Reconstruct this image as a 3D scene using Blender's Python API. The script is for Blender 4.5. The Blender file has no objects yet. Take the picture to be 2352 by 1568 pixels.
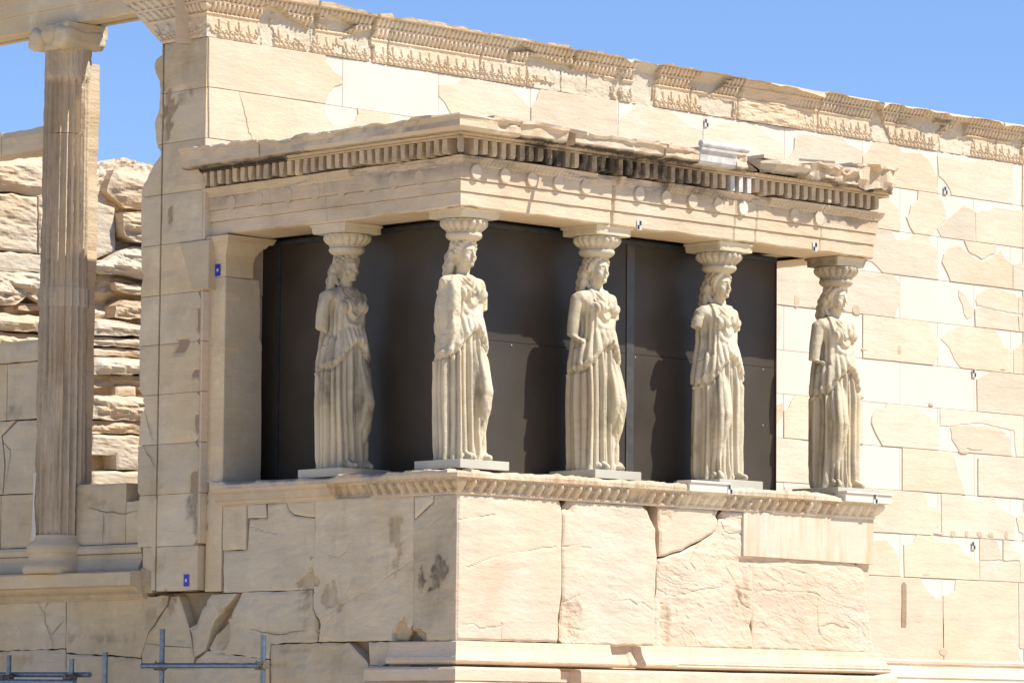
import bpy, bmesh, math, random
import numpy as np
from mathutils import Vector, Matrix

# ------------------------------------------------------------------ camera, sky, sun
SC = bpy.context.scene
COL = SC.collection
cam = bpy.data.cameras.new('camera')
camo = bpy.data.objects.new('camera', cam)
COL.objects.link(camo)
cam.sensor_width = 36.0
cam.lens = 36.0 * 9552.4 / 2352.0
cam.clip_start = 0.5
cam.clip_end = 5000
YAW, PIT, ROLL = 0.766092, 0.0926378, 0.00865254
f_ = Vector((math.sin(YAW) * math.cos(PIT), math.cos(YAW) * math.cos(PIT), math.sin(PIT)))
r_ = Vector((math.cos(YAW), -math.sin(YAW), 0))
u_ = r_.cross(f_)
r2 = r_ * math.cos(ROLL) + u_ * math.sin(ROLL)
u2 = -r_ * math.sin(ROLL) + u_ * math.cos(ROLL)
camo.matrix_world = Matrix(((r2.x, u2.x, -f_.x, -26.7445), (r2.y, u2.y, -f_.y, -28.5164), (r2.z, u2.z, -f_.z, 1.6), (0, 0, 0, 1)))
SC.camera = camo

world = bpy.data.worlds.new('World')
SC.world = world
world.use_nodes = True
wn = world.node_tree
for n in list(wn.nodes):
    wn.nodes.remove(n)
sky = wn.nodes.new('ShaderNodeTexSky')
sky.sky_type = 'NISHITA'
sky.sun_disc = False
SUN_EL, SUN_AZ = math.radians(52.8), math.radians(147.7)
sky.sun_elevation = SUN_EL
sky.sun_rotation = SUN_AZ
sky.air_density = 1.0
sky.dust_density = 0.15
sky.ozone_density = 3.0
bg = wn.nodes.new('ShaderNodeBackground')
bg.inputs['Strength'].default_value = 0.095
wo = wn.nodes.new('ShaderNodeOutputWorld')
tintn = wn.nodes.new('ShaderNodeMix'); tintn.data_type = 'RGBA'; tintn.blend_type = 'MULTIPLY'
tintn.inputs[0].default_value = 1.0; tintn.inputs[7].default_value = (0.76, 0.87, 1.17, 1)
wn.links.new(sky.outputs[0], tintn.inputs[6]); wn.links.new(tintn.outputs[2], bg.inputs['Color'])
wn.links.new(bg.outputs[0], wo.inputs['Surface'])

sl = bpy.data.lights.new('sun', 'SUN')
sl.energy = 4.6
sl.angle = math.radians(0.55)
sl.color = (1.0, 0.975, 0.925)
so = bpy.data.objects.new('sun', sl)
COL.objects.link(so)
to_sun = Vector((math.sin(SUN_AZ) * math.cos(SUN_EL), math.cos(SUN_AZ) * math.cos(SUN_EL), math.sin(SUN_EL)))
so.rotation_euler = to_sun.to_track_quat('Z', 'Y').to_euler()

SC.view_settings.view_transform = 'Standard'
SC.view_settings.look = 'None'
SC.view_settings.exposure = 0.60
SC.view_settings.gamma = 1.0
SC.render.engine = 'CYCLES'
SC.cycles.max_bounces = 8
SC.cycles.diffuse_bounces = 5

random.seed(7)
SURVEY = {
'S': [[1,[[-0.06,8.566],[1.51,8.559],[1.53,8.481],[1.632,8.396],[1.752,8.361],[1.759,8.272],[1.653,8.239],[1.572,8.168],[1.524,8.079],[1.514,8.03],[0.719,8.041],[-0.053,8.038]]],[1,[[3.134,8.422],[3.284,8.446],[3.419,8.483],[3.506,8.526],[3.652,8.502],[4.173,8.507],[4.323,8.435],[4.483,8.337],[4.496,8.121],[3.318,8.123],[3.21,8.246],[3.136,8.294]]],[1,[[4.642,8.5],[5.829,8.503],[5.844,8.443],[5.848,8.059],[4.507,8.064],[4.504,8.325],[4.583,8.413]]],[1,[[6.175,8.501],[6.673,8.504],[6.845,8.462],[7.017,8.391],[7.208,8.366],[7.21,8.05],[5.854,8.06],[5.852,8.274],[5.914,8.376],[6.038,8.457]]],[1,[[7.517,8.497],[8.091,8.506],[8.111,8.505],[8.256,8.462],[8.413,8.394],[8.571,8.357],[8.577,8.005],[7.225,8.051],[7.223,8.375],[7.364,8.42]]],[1,[[8.831,8.492],[9.601,8.499],[9.695,8.459],[9.835,8.442],[9.952,8.415],[9.953,7.937],[8.595,8.006],[8.594,8.16],[8.662,8.213],[8.752,8.299],[8.763,8.439]]],[1,[[10.187,8.502],[10.568,8.518],[10.711,8.469],[11.0,8.496],[11.146,8.434],[11.255,8.317],[11.316,8.244],[11.335,7.998],[10.855,8.005],[9.971,8.002],[9.966,8.346],[10.093,8.445]]],[1,[[11.316,8.491],[12.746,8.507],[12.736,8.001],[11.584,8.001],[11.548,8.106],[11.438,8.208],[11.345,8.25]]],[2,[[-0.049,8.032],[0.719,8.035],[1.51,8.022],[1.53,7.942],[1.623,7.841],[1.788,7.838],[1.934,7.896],[1.979,7.977],[1.969,8.024],[2.435,8.02],[2.449,7.426],[2.276,7.409],[-0.038,7.448]]],[2,[[9.441,7.841],[10.401,7.909],[10.496,7.848],[10.615,7.788],[10.592,7.715],[10.635,7.671],[10.627,7.497],[10.118,7.491],[9.441,7.469]]],[2,[[10.964,7.987],[11.315,7.992],[11.413,7.934],[11.474,7.828],[11.474,7.732],[11.315,7.622],[11.181,7.499],[10.915,7.491],[10.879,7.535],[10.807,7.592],[10.747,7.697],[10.795,7.733],[10.831,7.847],[10.952,7.922]]],[2,[[11.818,7.948],[12.029,7.879],[12.023,7.492],[11.719,7.49],[11.559,7.487],[11.437,7.481],[11.388,7.549],[11.315,7.606],[11.486,7.717]]],[2,[[12.378,7.976],[12.965,7.982],[12.963,7.493],[12.04,7.494],[12.034,7.879],[12.316,7.93]]],[3,[[9.906,7.464],[10.212,7.484],[10.473,7.467],[10.568,7.421],[10.735,7.424],[10.903,7.482],[11.145,7.479],[11.193,7.42],[11.334,7.345],[11.333,6.987],[11.096,7.0],[10.807,6.992],[10.615,6.989],[10.319,6.991],[10.236,7.055],[10.118,7.115],[9.907,7.121]]],[3,[[11.706,7.449],[11.829,7.395],[11.978,7.328],[12.151,7.278],[12.276,7.321],[12.502,7.445],[12.577,7.363],[12.734,7.295],[12.732,6.974],[11.558,6.973],[11.46,7.141],[11.4,7.215],[11.436,7.314],[11.583,7.422]]],[3,[[11.817,7.475],[12.414,7.478],[12.427,7.431],[12.151,7.311],[11.903,7.386]]],[3,[[12.741,7.296],[12.962,7.347],[12.961,6.973],[12.74,6.971]]],[4,[[8.263,6.933],[8.961,6.995],[9.075,6.897],[9.213,6.831],[9.247,6.772],[9.225,6.665],[9.237,6.489],[8.432,6.473],[8.265,6.468]]],[4,[[9.954,6.981],[10.307,6.985],[10.496,6.982],[10.615,6.913],[10.635,6.871],[10.635,6.651],[10.58,6.584],[10.544,6.487],[9.317,6.487],[9.282,6.608],[9.35,6.922]]],[4,[[11.717,6.902],[11.853,6.84],[11.976,6.706],[12.013,6.677],[11.976,6.594],[11.877,6.562],[11.815,6.614],[11.778,6.739],[11.705,6.829]]],[4,[[12.076,6.874],[12.325,6.958],[12.803,6.931],[12.841,6.869],[12.827,6.698],[12.525,6.715],[12.274,6.729],[12.05,6.744],[12.033,6.806]]],[4,[[12.013,6.693],[12.125,6.733],[12.474,6.695],[12.827,6.682],[12.852,6.481],[12.025,6.469]]],[4,[[12.854,6.902],[12.96,6.927],[12.959,6.708],[12.84,6.699]]],[4,[[12.84,6.674],[12.959,6.675],[12.958,6.472],[12.865,6.482]]],[5,[[8.399,6.463],[8.489,6.44],[8.556,6.353],[8.568,6.232],[8.512,6.137],[8.446,5.98],[8.401,5.977]]],[5,[[9.966,6.467],[11.132,6.467],[11.192,6.377],[11.337,6.324],[11.337,6.07],[11.24,5.969],[10.663,5.97],[9.967,5.969]]],[5,[[11.753,6.453],[12.398,6.456],[12.498,6.375],[12.573,6.267],[12.729,6.246],[12.728,5.963],[11.752,5.963],[11.63,6.058],[11.532,6.195],[11.374,6.295],[11.533,6.401]]],[5,[[12.75,6.247],[12.902,6.339],[12.958,6.359],[12.956,5.962],[12.749,5.965]]],[6,[[12.048,5.847],[12.322,5.913],[12.397,5.947],[12.956,5.951],[12.954,5.461],[12.059,5.456]]],[7,[[8.404,5.34],[8.493,5.322],[8.578,5.35],[8.583,5.206],[8.438,5.054],[8.405,4.961]]],[7,[[8.796,5.458],[9.967,5.453],[9.975,4.957],[8.595,4.959],[8.594,5.26],[8.673,5.295],[8.717,5.374]]],[7,[[10.402,5.452],[10.962,5.45],[11.07,5.375],[11.239,5.321],[11.348,5.249],[11.348,4.949],[10.32,4.957],[10.214,5.06],[10.12,5.21],[10.131,5.288],[10.237,5.388],[10.355,5.387]]],[7,[[11.365,5.447],[12.047,5.448],[12.746,5.441],[12.954,5.436],[12.952,4.952],[12.795,4.944],[12.751,5.264],[12.42,5.293],[12.121,5.316],[11.825,5.292],[11.531,5.243],[11.365,5.246]]],[7,[[11.555,5.232],[11.825,5.282],[12.295,5.289],[12.52,5.259],[12.67,5.187],[12.724,4.941],[12.046,4.946],[11.726,4.945],[11.579,5.088]]],[8,[[8.405,4.949],[8.877,4.953],[9.013,4.88],[9.172,4.835],[9.196,4.454],[8.441,4.449]]],[8,[[10.675,4.895],[10.854,4.939],[11.603,4.938],[11.652,4.822],[11.701,4.698],[11.774,4.575],[11.835,4.43],[11.383,4.43],[10.675,4.44]]],[8,[[12.07,4.891],[12.393,4.94],[12.952,4.944],[12.95,4.44],[12.069,4.436]]],[9,[[8.609,4.384],[9.196,4.396],[9.197,4.151],[8.61,4.127]]],[9,[[10.097,4.437],[10.675,4.44],[11.069,4.435],[11.142,4.273],[11.31,4.265],[11.371,4.197],[11.371,4.071],[11.189,3.93],[10.687,3.934],[9.911,3.951],[9.91,4.436]]],[9,[[11.383,4.418],[11.749,4.418],[11.97,4.381],[12.367,4.414],[12.491,4.292],[12.767,4.223],[12.766,3.935],[11.395,3.93]]],[9,[[12.792,4.208],[12.949,4.279],[12.948,4.006],[12.842,4.034]]],[10,[[9.911,3.812],[10.379,3.845],[10.521,3.757],[10.639,3.606],[10.651,3.428],[9.912,3.42]]],[10,[[10.925,3.92],[11.213,3.916],[11.334,3.865],[11.674,3.862],[11.821,3.725],[12.079,3.623],[12.086,3.409],[10.71,3.422],[10.699,3.795],[10.877,3.833]]],[10,[[12.097,3.909],[12.415,3.909],[12.489,3.797],[12.526,3.678],[12.096,3.663]]],[10,[[12.54,3.91],[12.64,3.882],[12.74,3.805],[12.891,3.763],[12.865,3.682],[12.539,3.679]]],[10,[[12.096,3.648],[12.853,3.673],[12.839,3.405],[12.103,3.41]]],[10,[[12.865,3.674],[12.946,3.672],[12.945,3.404],[12.864,3.409]]],[11,[[9.912,3.404],[10.997,3.407],[11.141,3.279],[11.285,3.189],[11.413,3.161],[11.429,2.551],[11.477,2.411],[9.913,2.446]]],[11,[[11.649,3.404],[12.801,3.391],[12.823,2.609],[12.924,2.595],[12.923,2.387],[11.745,2.4],[11.429,2.551],[11.418,3.216],[11.625,3.277]]],[11,[[12.834,3.392],[12.945,3.396],[12.941,2.595],[12.941,2.388],[12.942,2.611],[12.841,2.625]]]],
'PW': [[[3.436,3.798],[3.07,3.793],[3.07,3.341],[3.429,3.344]],[[3.062,3.796],[2.787,3.794],[2.762,3.648],[3.053,3.653]],[[2.761,3.786],[2.484,3.796],[2.443,3.715],[2.353,3.658],[2.043,3.62],[2.055,3.13],[2.061,2.931],[3.416,2.923],[3.425,3.34],[3.201,3.334],[3.06,3.34],[3.026,3.645],[2.753,3.642]],[[2.467,3.799],[2.048,3.794],[2.039,3.63],[2.346,3.668],[2.425,3.72]],[[2.043,3.798],[1.404,3.817],[0.615,3.8],[0.593,2.662],[0.614,2.575],[0.741,2.42],[1.963,2.422],[1.974,2.502],[1.937,2.578],[2.047,2.745],[2.055,3.13],[2.033,3.515]],[[0.602,3.559],[0.33,3.721],[0.32,3.803],[0.003,3.804],[-0.006,2.413],[0.519,2.418],[0.612,2.487],[0.604,2.575]],[[0.6,3.787],[0.338,3.797],[0.337,3.728],[0.593,3.571]]],
'LB': [[[7.781,2.879],[5.961,2.899],[5.956,2.385],[7.763,2.364]],[[5.949,2.898],[4.306,2.905],[4.324,2.792],[4.468,2.661],[4.592,2.542],[4.713,2.282],[4.842,2.294],[5.187,2.319],[5.623,2.322],[5.933,2.344]],[[4.264,2.898],[4.117,2.902],[4.008,2.708],[3.942,2.575],[3.852,2.283],[3.871,2.191],[4.669,2.208],[4.692,2.309],[4.581,2.528],[4.426,2.667],[4.313,2.785]],[[3.579,2.903],[3.192,2.91],[3.391,2.752],[3.531,2.636],[3.609,2.466],[3.668,2.348],[3.832,2.283],[3.878,2.508],[3.922,2.575],[3.798,2.613],[3.72,2.77]],[[3.121,2.915],[2.07,2.923],[2.057,2.746],[1.996,2.617],[1.983,2.419],[2.679,2.408],[2.696,2.257],[3.586,2.334],[3.607,2.374],[3.508,2.504],[3.308,2.659]],[[7.763,2.357],[5.956,2.376],[5.931,1.928],[7.747,1.9]],[[5.928,2.331],[5.623,2.314],[4.841,2.283],[4.702,2.269],[4.679,2.195],[3.87,2.178],[3.81,2.263],[3.647,2.341],[2.695,2.248],[2.669,1.928],[5.915,1.914]],[[2.669,2.398],[1.53,2.406],[1.3,2.255],[1.246,2.204],[1.237,1.927],[2.659,1.915]],[[1.232,2.408],[0.644,2.409],[0.644,2.199],[1.219,2.194]],[[1.219,2.184],[0.641,2.187],[0.636,1.902],[1.214,1.902]]],
'PS': [[[0.014,3.8],[1.293,3.806],[1.338,3.763],[1.336,3.13],[1.299,2.447],[1.238,2.418],[-0.005,2.413]],[[1.49,3.798],[2.473,3.804],[2.566,3.739],[2.688,3.562],[2.714,3.304],[2.693,2.98],[2.678,2.411],[1.451,2.405],[1.299,2.447],[1.336,3.13],[1.345,3.687]],[[2.72,3.805],[3.614,3.797],[3.548,3.596],[3.338,3.483],[3.055,3.368],[2.733,3.294]],[[3.681,3.786],[4.097,3.797],[4.116,2.955],[4.113,2.809],[4.065,2.65],[4.125,2.41],[3.364,2.411],[2.688,2.411],[2.67,2.72],[2.726,2.981],[2.726,3.272],[3.055,3.349],[3.358,3.471],[3.558,3.577]],[[4.128,3.794],[5.858,3.824],[5.918,3.801],[5.918,3.345],[4.13,3.349]],[[4.109,3.342],[5.62,3.337],[5.805,3.248],[5.846,3.004],[5.909,2.597],[5.981,2.401],[4.103,2.412],[4.082,2.769],[4.101,2.968]]],
'pier': [[4.385,8.558],[4.392,8.415],[4.51,8.408],[4.55,8.33],[4.494,8.228],[4.451,8.196],[4.436,8.058],[4.453,7.883],[4.524,7.74],[4.488,7.573],[4.464,7.489],[4.41,7.47],[4.409,7.402],[4.534,7.305],[4.627,7.177],[4.7,7.102],[4.717,6.912],[4.711,6.696],[4.699,6.246],[4.654,6.189],[4.694,6.083],[4.694,5.676],[4.712,5.541],[4.695,5.134],[4.69,4.972],[4.632,4.955],[4.63,4.888],[4.586,4.818],[4.68,4.744],[4.678,4.663],[4.702,4.395],[4.697,3.95],[4.658,3.942],[4.709,3.453]],
'NW': [[[[6.744,8.788],[7.762,8.749],[7.769,8.433],[7.659,8.313],[6.93,8.298],[6.863,8.349],[6.642,8.484],[6.63,8.534]],0.12,0.05,0.2],[[[6.342,8.355],[6.777,8.292],[6.79,7.723],[6.36,7.565]],0.02,0.01,-0.3],[[[6.779,8.223],[7.882,8.351],[7.893,7.852],[7.392,7.844],[7.006,7.862],[6.829,7.925],[6.794,8.034]],0.34,0.05,0.2],[[[6.361,7.531],[6.608,7.604],[6.79,7.723],[7.007,7.802],[7.893,7.835],[7.903,7.38],[7.435,7.377],[7.016,7.413],[6.363,7.428]],0.22,0.05,-0.2],[[[6.756,7.314],[7.392,7.304],[7.792,7.301],[7.795,7.197],[7.395,7.183],[6.955,7.192],[6.801,7.223]],0.16,0.04,0.4],[[[6.891,7.092],[7.375,7.094],[7.797,7.092],[7.801,6.9],[7.379,6.904],[6.984,6.848],[6.723,6.855],[6.762,7.013]],0.22,0.05,1.2],[[[6.377,6.812],[6.572,6.818],[6.811,6.81],[7.393,6.757],[7.804,6.761],[7.807,6.622],[7.385,6.627],[7.033,6.645],[6.382,6.598]],0.22,0.03,-0.4],[[[6.383,6.573],[6.588,6.587],[7.385,6.627],[7.806,6.639],[7.809,6.5],[7.388,6.488],[7.036,6.49],[6.385,6.47]],0.15,0.03,0.0],[[[6.386,6.436],[6.602,6.451],[7.377,6.479],[7.809,6.491],[7.812,6.378],[7.379,6.366],[6.929,6.37],[6.388,6.35]],0.1,0.03,0.3],[[[6.389,6.316],[6.605,6.322],[7.38,6.349],[7.812,6.361],[7.816,6.169],[7.384,6.159],[6.394,6.086]],0.26,0.03,-0.4],[[[6.394,6.077],[6.621,6.092],[7.816,6.169],[7.822,5.909],[7.389,5.917],[7.157,5.989],[6.829,5.985],[6.398,5.907]],0.12,0.05,1.4],[[[6.823,5.976],[7.152,5.988],[7.155,5.854],[6.826,5.847]],0.05,0.01,0.2],[[[6.4,5.821],[6.616,5.826],[7.05,5.844],[7.479,5.818],[7.823,5.822],[7.825,5.773],[7.828,5.6],[7.057,5.529],[6.407,5.518]],0.24,0.05,-0.3],[[[6.408,5.492],[6.666,5.507],[7.013,5.535],[7.829,5.565],[7.833,5.365],[7.412,5.36],[7.17,5.372],[6.412,5.33]],0.14,0.06,0.8],[[[6.412,5.31],[7.833,5.36],[7.838,5.123],[7.253,5.092],[7.235,4.894],[6.832,4.891],[6.806,5.078],[6.418,5.058]],0.12,0.015,-0.2],[[[6.423,4.84],[7.843,4.897],[7.851,4.508],[6.432,4.446]],0.12,0.005,0.1],[[[4.644,8.705],[5.151,8.791],[5.689,8.794],[5.904,8.704],[5.912,8.362],[5.352,8.309],[4.653,8.361]],0.16,0.05,0.2],[[[4.654,8.297],[5.468,8.307],[5.481,7.585],[4.672,7.583]],0.1,0.02,0.3],[[[5.485,8.308],[5.956,8.319],[5.973,7.601],[5.503,7.582]],0.12,0.02,0],[[[4.673,7.541],[5.973,7.593],[5.979,7.371],[4.68,7.298]],0.1,0.01,-0.3],[[[4.68,7.273],[5.979,7.363],[5.99,6.903],[5.724,6.882],[5.522,6.952],[5.331,7.039],[5.105,6.886],[4.691,6.854]],0.26,0.06,0],[[[5.229,6.929],[5.522,6.943],[5.704,6.847],[5.231,6.845]],0.12,0.04,1.2],[[[4.693,6.762],[5.706,6.779],[5.993,6.766],[5.997,6.596],[5.7,6.583],[4.699,6.553]],0.24,0.03,-0.2],[[[4.699,6.536],[5.701,6.549],[5.998,6.554],[6.006,6.205],[4.71,6.119]],0.14,0.05,0.5]],
'CR': {"PW4":[[[1.815,3.253],[1.68,3.237],[1.585,3.298],[1.529,3.373]],[[1.915,2.424],[1.841,2.615],[1.576,2.789],[1.558,2.891],[1.484,3.003]],[[1.919,2.654],[1.576,2.789],[1.236,2.91],[0.974,3.031],[0.614,3.199]]],"PW5":[[[0.589,3.355],[0.425,3.469],[0.226,3.6]]],"PW2":[[[2.035,3.13],[2.316,3.007]],[[3.025,3.569],[2.603,3.492]]],"PS0":[[[0.028,3.545],[0.352,3.589],[0.489,3.614]],[[0.04,2.581],[0.228,2.567],[0.314,2.525],[0.571,2.568]],[[0.136,3.103],[0.494,3.214],[0.824,3.276],[1.316,3.331]],[[0.588,2.594],[0.582,2.432]]],"PS1":[[[1.358,2.782],[1.625,2.878]],[[2.095,2.847],[2.315,2.853],[2.425,2.817]],[[2.499,2.832],[2.648,2.772]],[[1.359,2.65],[1.449,2.563],[1.682,2.55]],[[1.405,3.347],[1.764,3.348]]],"PS3":[[[3.723,3.221],[3.859,3.053],[3.957,2.885],[4.094,2.796]],[[3.245,3.192],[3.169,3.255],[3.244,3.375],[3.339,3.457]],[[3.19,2.955],[3.666,3.035]],[[3.644,3.666],[3.702,3.576],[3.934,3.558],[4.071,3.471]],[[2.73,2.981],[2.833,2.945],[2.87,2.907],[3.19,2.942]],[[3.782,3.078],[3.937,3.003],[4.093,3.008]]],"PS5":[[[5.094,2.996],[5.074,2.848],[5.095,2.714],[5.105,2.58]],[[4.12,2.955],[4.296,3.013],[4.891,3.004],[5.092,2.996]],[[4.197,3.276],[4.532,3.247],[4.89,3.192]],[[5.153,2.661],[5.295,2.692],[5.559,2.644]],[[4.533,2.994],[4.552,3.061],[4.691,3.105]]]},
'WCR': [[1,[[0.348,8.03],[0.422,7.834],[0.479,7.637],[0.551,7.549]]],[0,[[4.267,8.503],[3.967,8.321],[3.774,8.137]]],[0,[[4.596,4.794],[4.449,4.478]]],[0,[[4.618,4.445],[4.367,4.166]]],[0,[[4.14,6.852],[3.969,6.703]]],[0,[[6.465,2.893],[6.303,2.766],[6.277,2.642],[6.159,2.462],[6.146,2.394]]],[0,[[6.228,2.889],[6.304,2.78]]],[0,[[5.965,2.68],[6.184,2.531]]],[0,[[4.632,2.422],[3.875,2.376]]],[0,[[2.982,2.551],[2.582,2.495],[2.131,2.529]]],[0,[[7.192,4.583],[7.111,4.573],[7.004,4.484],[7.024,4.387],[7.095,4.095]]],[0,[[5.687,3.853],[5.4,3.789],[5.03,3.764],[4.837,3.785]]],[0,[[5.4,3.789],[5.401,3.435]]]]}

ROWS = [8.55, 8.035, 7.515, 6.993, 6.478, 5.96, 5.455, 4.945, 4.437, 3.926, 3.418, 2.40]

# ------------------------------------------------------------------ numeric noise
def _h(i, j, k, s):
    n = (i * 374761393 + j * 668265263 + k * 2147483647 + s * 974634777) & 0xFFFFFFFF
    n = ((n ^ (n >> 13)) * 1274126177) & 0xFFFFFFFF
    return ((n ^ (n >> 16)) & 0xFFFF) / 65535.0

def vn(x, y=0.0, z=0.0, s=0):
    x, y, z = np.broadcast_arrays(np.asarray(x, float), np.asarray(y, float), np.asarray(z, float))
    xi, yi, zi = np.floor(x).astype(np.int64), np.floor(y).astype(np.int64), np.floor(z).astype(np.int64)
    a, b, c = x - xi, y - yi, z - zi
    a, b, c = a * a * (3 - 2 * a), b * b * (3 - 2 * b), c * c * (3 - 2 * c)
    r = 0
    for di in (0, 1):
        for dj in (0, 1):
            for dk in (0, 1):
                w = (a if di else 1 - a) * (b if dj else 1 - b) * (c if dk else 1 - c)
                r = r + w * _h(xi + di, yi + dj, zi + dk, s)
    return r * 2 - 1

def fbm(x, y=0.0, z=0.0, s=0, o=4):
    r, a, f = 0, 1.0, 1.0
    for k in range(o):
        r = r + a * vn(np.asarray(x) * f, np.asarray(y) * f, np.asarray(z) * f, s + k * 17)
        a *= 0.5
        f *= 2.03
    return r

def sm(a, b, x):
    t = np.clip((np.asarray(x, float) - a) / (b - a), 0, 1)
    return t * t * (3 - 2 * t)

# ------------------------------------------------------------------ object helpers
def tag(o, label=None, cat=None, group=None, kind=None):
    if label: o['label'] = label
    if cat: o['category'] = cat
    if group: o['group'] = group
    if kind: o['kind'] = kind
    return o

def thing(name, label, cat, loc=(0, 0, 0), group=None):
    o = bpy.data.objects.new(name, None)
    o.empty_display_size = 0.2
    COL.objects.link(o)
    o.location = loc
    return tag(o, label, cat, group)

class MB:
    """collects faces; every vertex carries a tint (brightness, warmth, grime and painted shade)"""
    def __init__(s):
        s.v, s.f, s.t, s.sm = [], [], [], []
    def add(s, verts, faces, tint=(1, 0, 0), smooth=False):
        b = len(s.v)
        s.v.extend([tuple(map(float, p)) for p in verts])
        if len(tint) == 3 and not hasattr(tint[0], '__len__'):
            s.t.extend([tint] * len(verts))
        else:
            s.t.extend([tuple(map(float, t)) for t in tint])
        for fc in faces:
            s.f.append([b + int(i) for i in fc])
            s.sm.append(smooth)
        return s
    def box(s, x0, x1, y0, y1, z0, z1, tint=(1, 0, 0)):
        v = [(x, y, z) for x in (x0, x1) for y in (y0, y1) for z in (z0, z1)]
        f = [(0, 1, 3, 2), (4, 6, 7, 5), (0, 4, 5, 1), (2, 3, 7, 6), (0, 2, 6, 4), (1, 5, 7, 3)]
        return s.add(v, f, tint)
    def grid(s, P, tint=None, smooth=True, flip=False, closed=False):
        n, m = P.shape[:2]
        i, j = np.meshgrid(np.arange(n - 1), np.arange(m if closed else m - 1), indexing='ij')
        a = (i * m + j).ravel(); b = (i * m + (j + 1) % m).ravel()
        c = ((i + 1) * m + (j + 1) % m).ravel(); d = ((i + 1) * m + j).ravel()
        F = np.stack([a, b, c, d] if not flip else [d, c, b, a], 1)
        if tint is None: tint = (1, 0, 0)
        elif isinstance(tint, np.ndarray): tint = tint.reshape(-1, 3).tolist()
        return s.add(P.reshape(-1, 3).tolist(), F.tolist(), tint, smooth)
    def build(s, name, mat, parent=None, bevel=0, loc=None, recalc=True):
        me = bpy.data.meshes.new(name)
        me.from_pydata(s.v, [], s.f)
        me.polygons.foreach_set('use_smooth', s.sm)
        ca = me.color_attributes.new('tint', 'FLOAT_COLOR', 'POINT')
        arr = np.ones((len(s.v), 4), np.float32)
        arr[:, :3] = np.array(s.t, np.float32).reshape(-1, 3)
        ca.data.foreach_set('color', arr.ravel())
        if recalc or bevel:
            bm = bmesh.new(); bm.from_mesh(me)
            if bevel:
                es = [e for e in bm.edges if len(e.link_faces) == 2 and e.calc_face_angle(0) > 0.6]
                bmesh.ops.bevel(bm, geom=es, offset=bevel, segments=2, affect='EDGES', profile=0.6)
            if recalc: bmesh.ops.recalc_face_normals(bm, faces=bm.faces)
            bm.to_mesh(me); bm.free()
        me.materials.append(mat)
        o = bpy.data.objects.new(name, me)
        COL.objects.link(o)
        if parent is not None:
            o.parent = parent
            o.location = Vector(loc or (0, 0, 0)) - Vector(parent.location)
        elif loc: o.location = loc
        return o

def SY(y0):      # a face looking south at depth y0
    return lambda u, v, d: (u, y0 - d, v)
def WX(x0):      # a face looking west
    return lambda u, v, d: (x0 - d, u, v)

def jagged(poly, step=0.07, amp=0.006, keep=None, seed=0):
    rnd = random.Random(seed)
    out = []
    n = len(poly)
    for i in range(n):
        a, b = Vector(poly[i][:2]), Vector(poly[(i + 1) % n][:2])
        L = (b - a).length
        if L < 1e-4: continue
        straight = keep and keep(a, b)
        k = max(1, int(L / (step * (2.2 if straight else 1))))
        nn = Vector((-(b - a).y, (b - a).x)) / L
        for j in range(k):
            t = j / k
            am = amp * (0.3 if straight else 1.0)
            p = a.lerp(b, t) + nn * (rnd.uniform(-am, am) if j else rnd.uniform(-am, am) * 0.3)
            if straight and j and rnd.random() < 0.07: p += nn * rnd.choice((-1, 1)) * 0.0 
            out.append((p.x, p.y))
    return out

def area(p):
    return 0.5 * sum(p[i][0] * p[(i + 1) % len(p)][1] - p[(i + 1) % len(p)][0] * p[i][1] for i in range(len(p)))

def slab(mb, poly, pl, front, thick, bev=0.008, tint=(1, 0, 0), edge_tint=None):
    """stone with the outline poly in the face's plane, its front 'front' proud of the plane"""
    if area(poly) < 0: poly = poly[::-1]
    n = len(poly)
    ins = []
    for i in range(n):
        a, b, c = Vector(poly[i - 1]), Vector(poly[i]), Vector(poly[(i + 1) % n])
        d1 = (b - a).normalized() if (b - a).length > 1e-6 else Vector((1, 0))
        d2 = (c - b).normalized() if (c - b).length > 1e-6 else d1
        nrm = Vector((-d1.y - d2.y, d1.x + d2.x))
        nrm = nrm.normalized() if nrm.length > 1e-4 else Vector((-d1.y, d1.x))
        ins.append(tuple(b + nrm * bev))
    V = [pl(*p, front) for p in ins] + [pl(*p, front - bev * 0.8) for p in poly] + [pl(*p, front - thick) for p in poly]
    F = [list(range(n))]
    for i in range(n):
        j = (i + 1) % n
        F.append([i, n + i, n + j, j]); F.append([n + i, 2 * n + i, 2 * n + j, n + j])
    F.append([2 * n + i for i in range(n)][::-1])
    et = edge_tint or tint
    mb.add(V, F, [tint] * n + [tint] * n + [et] * n)

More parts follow.
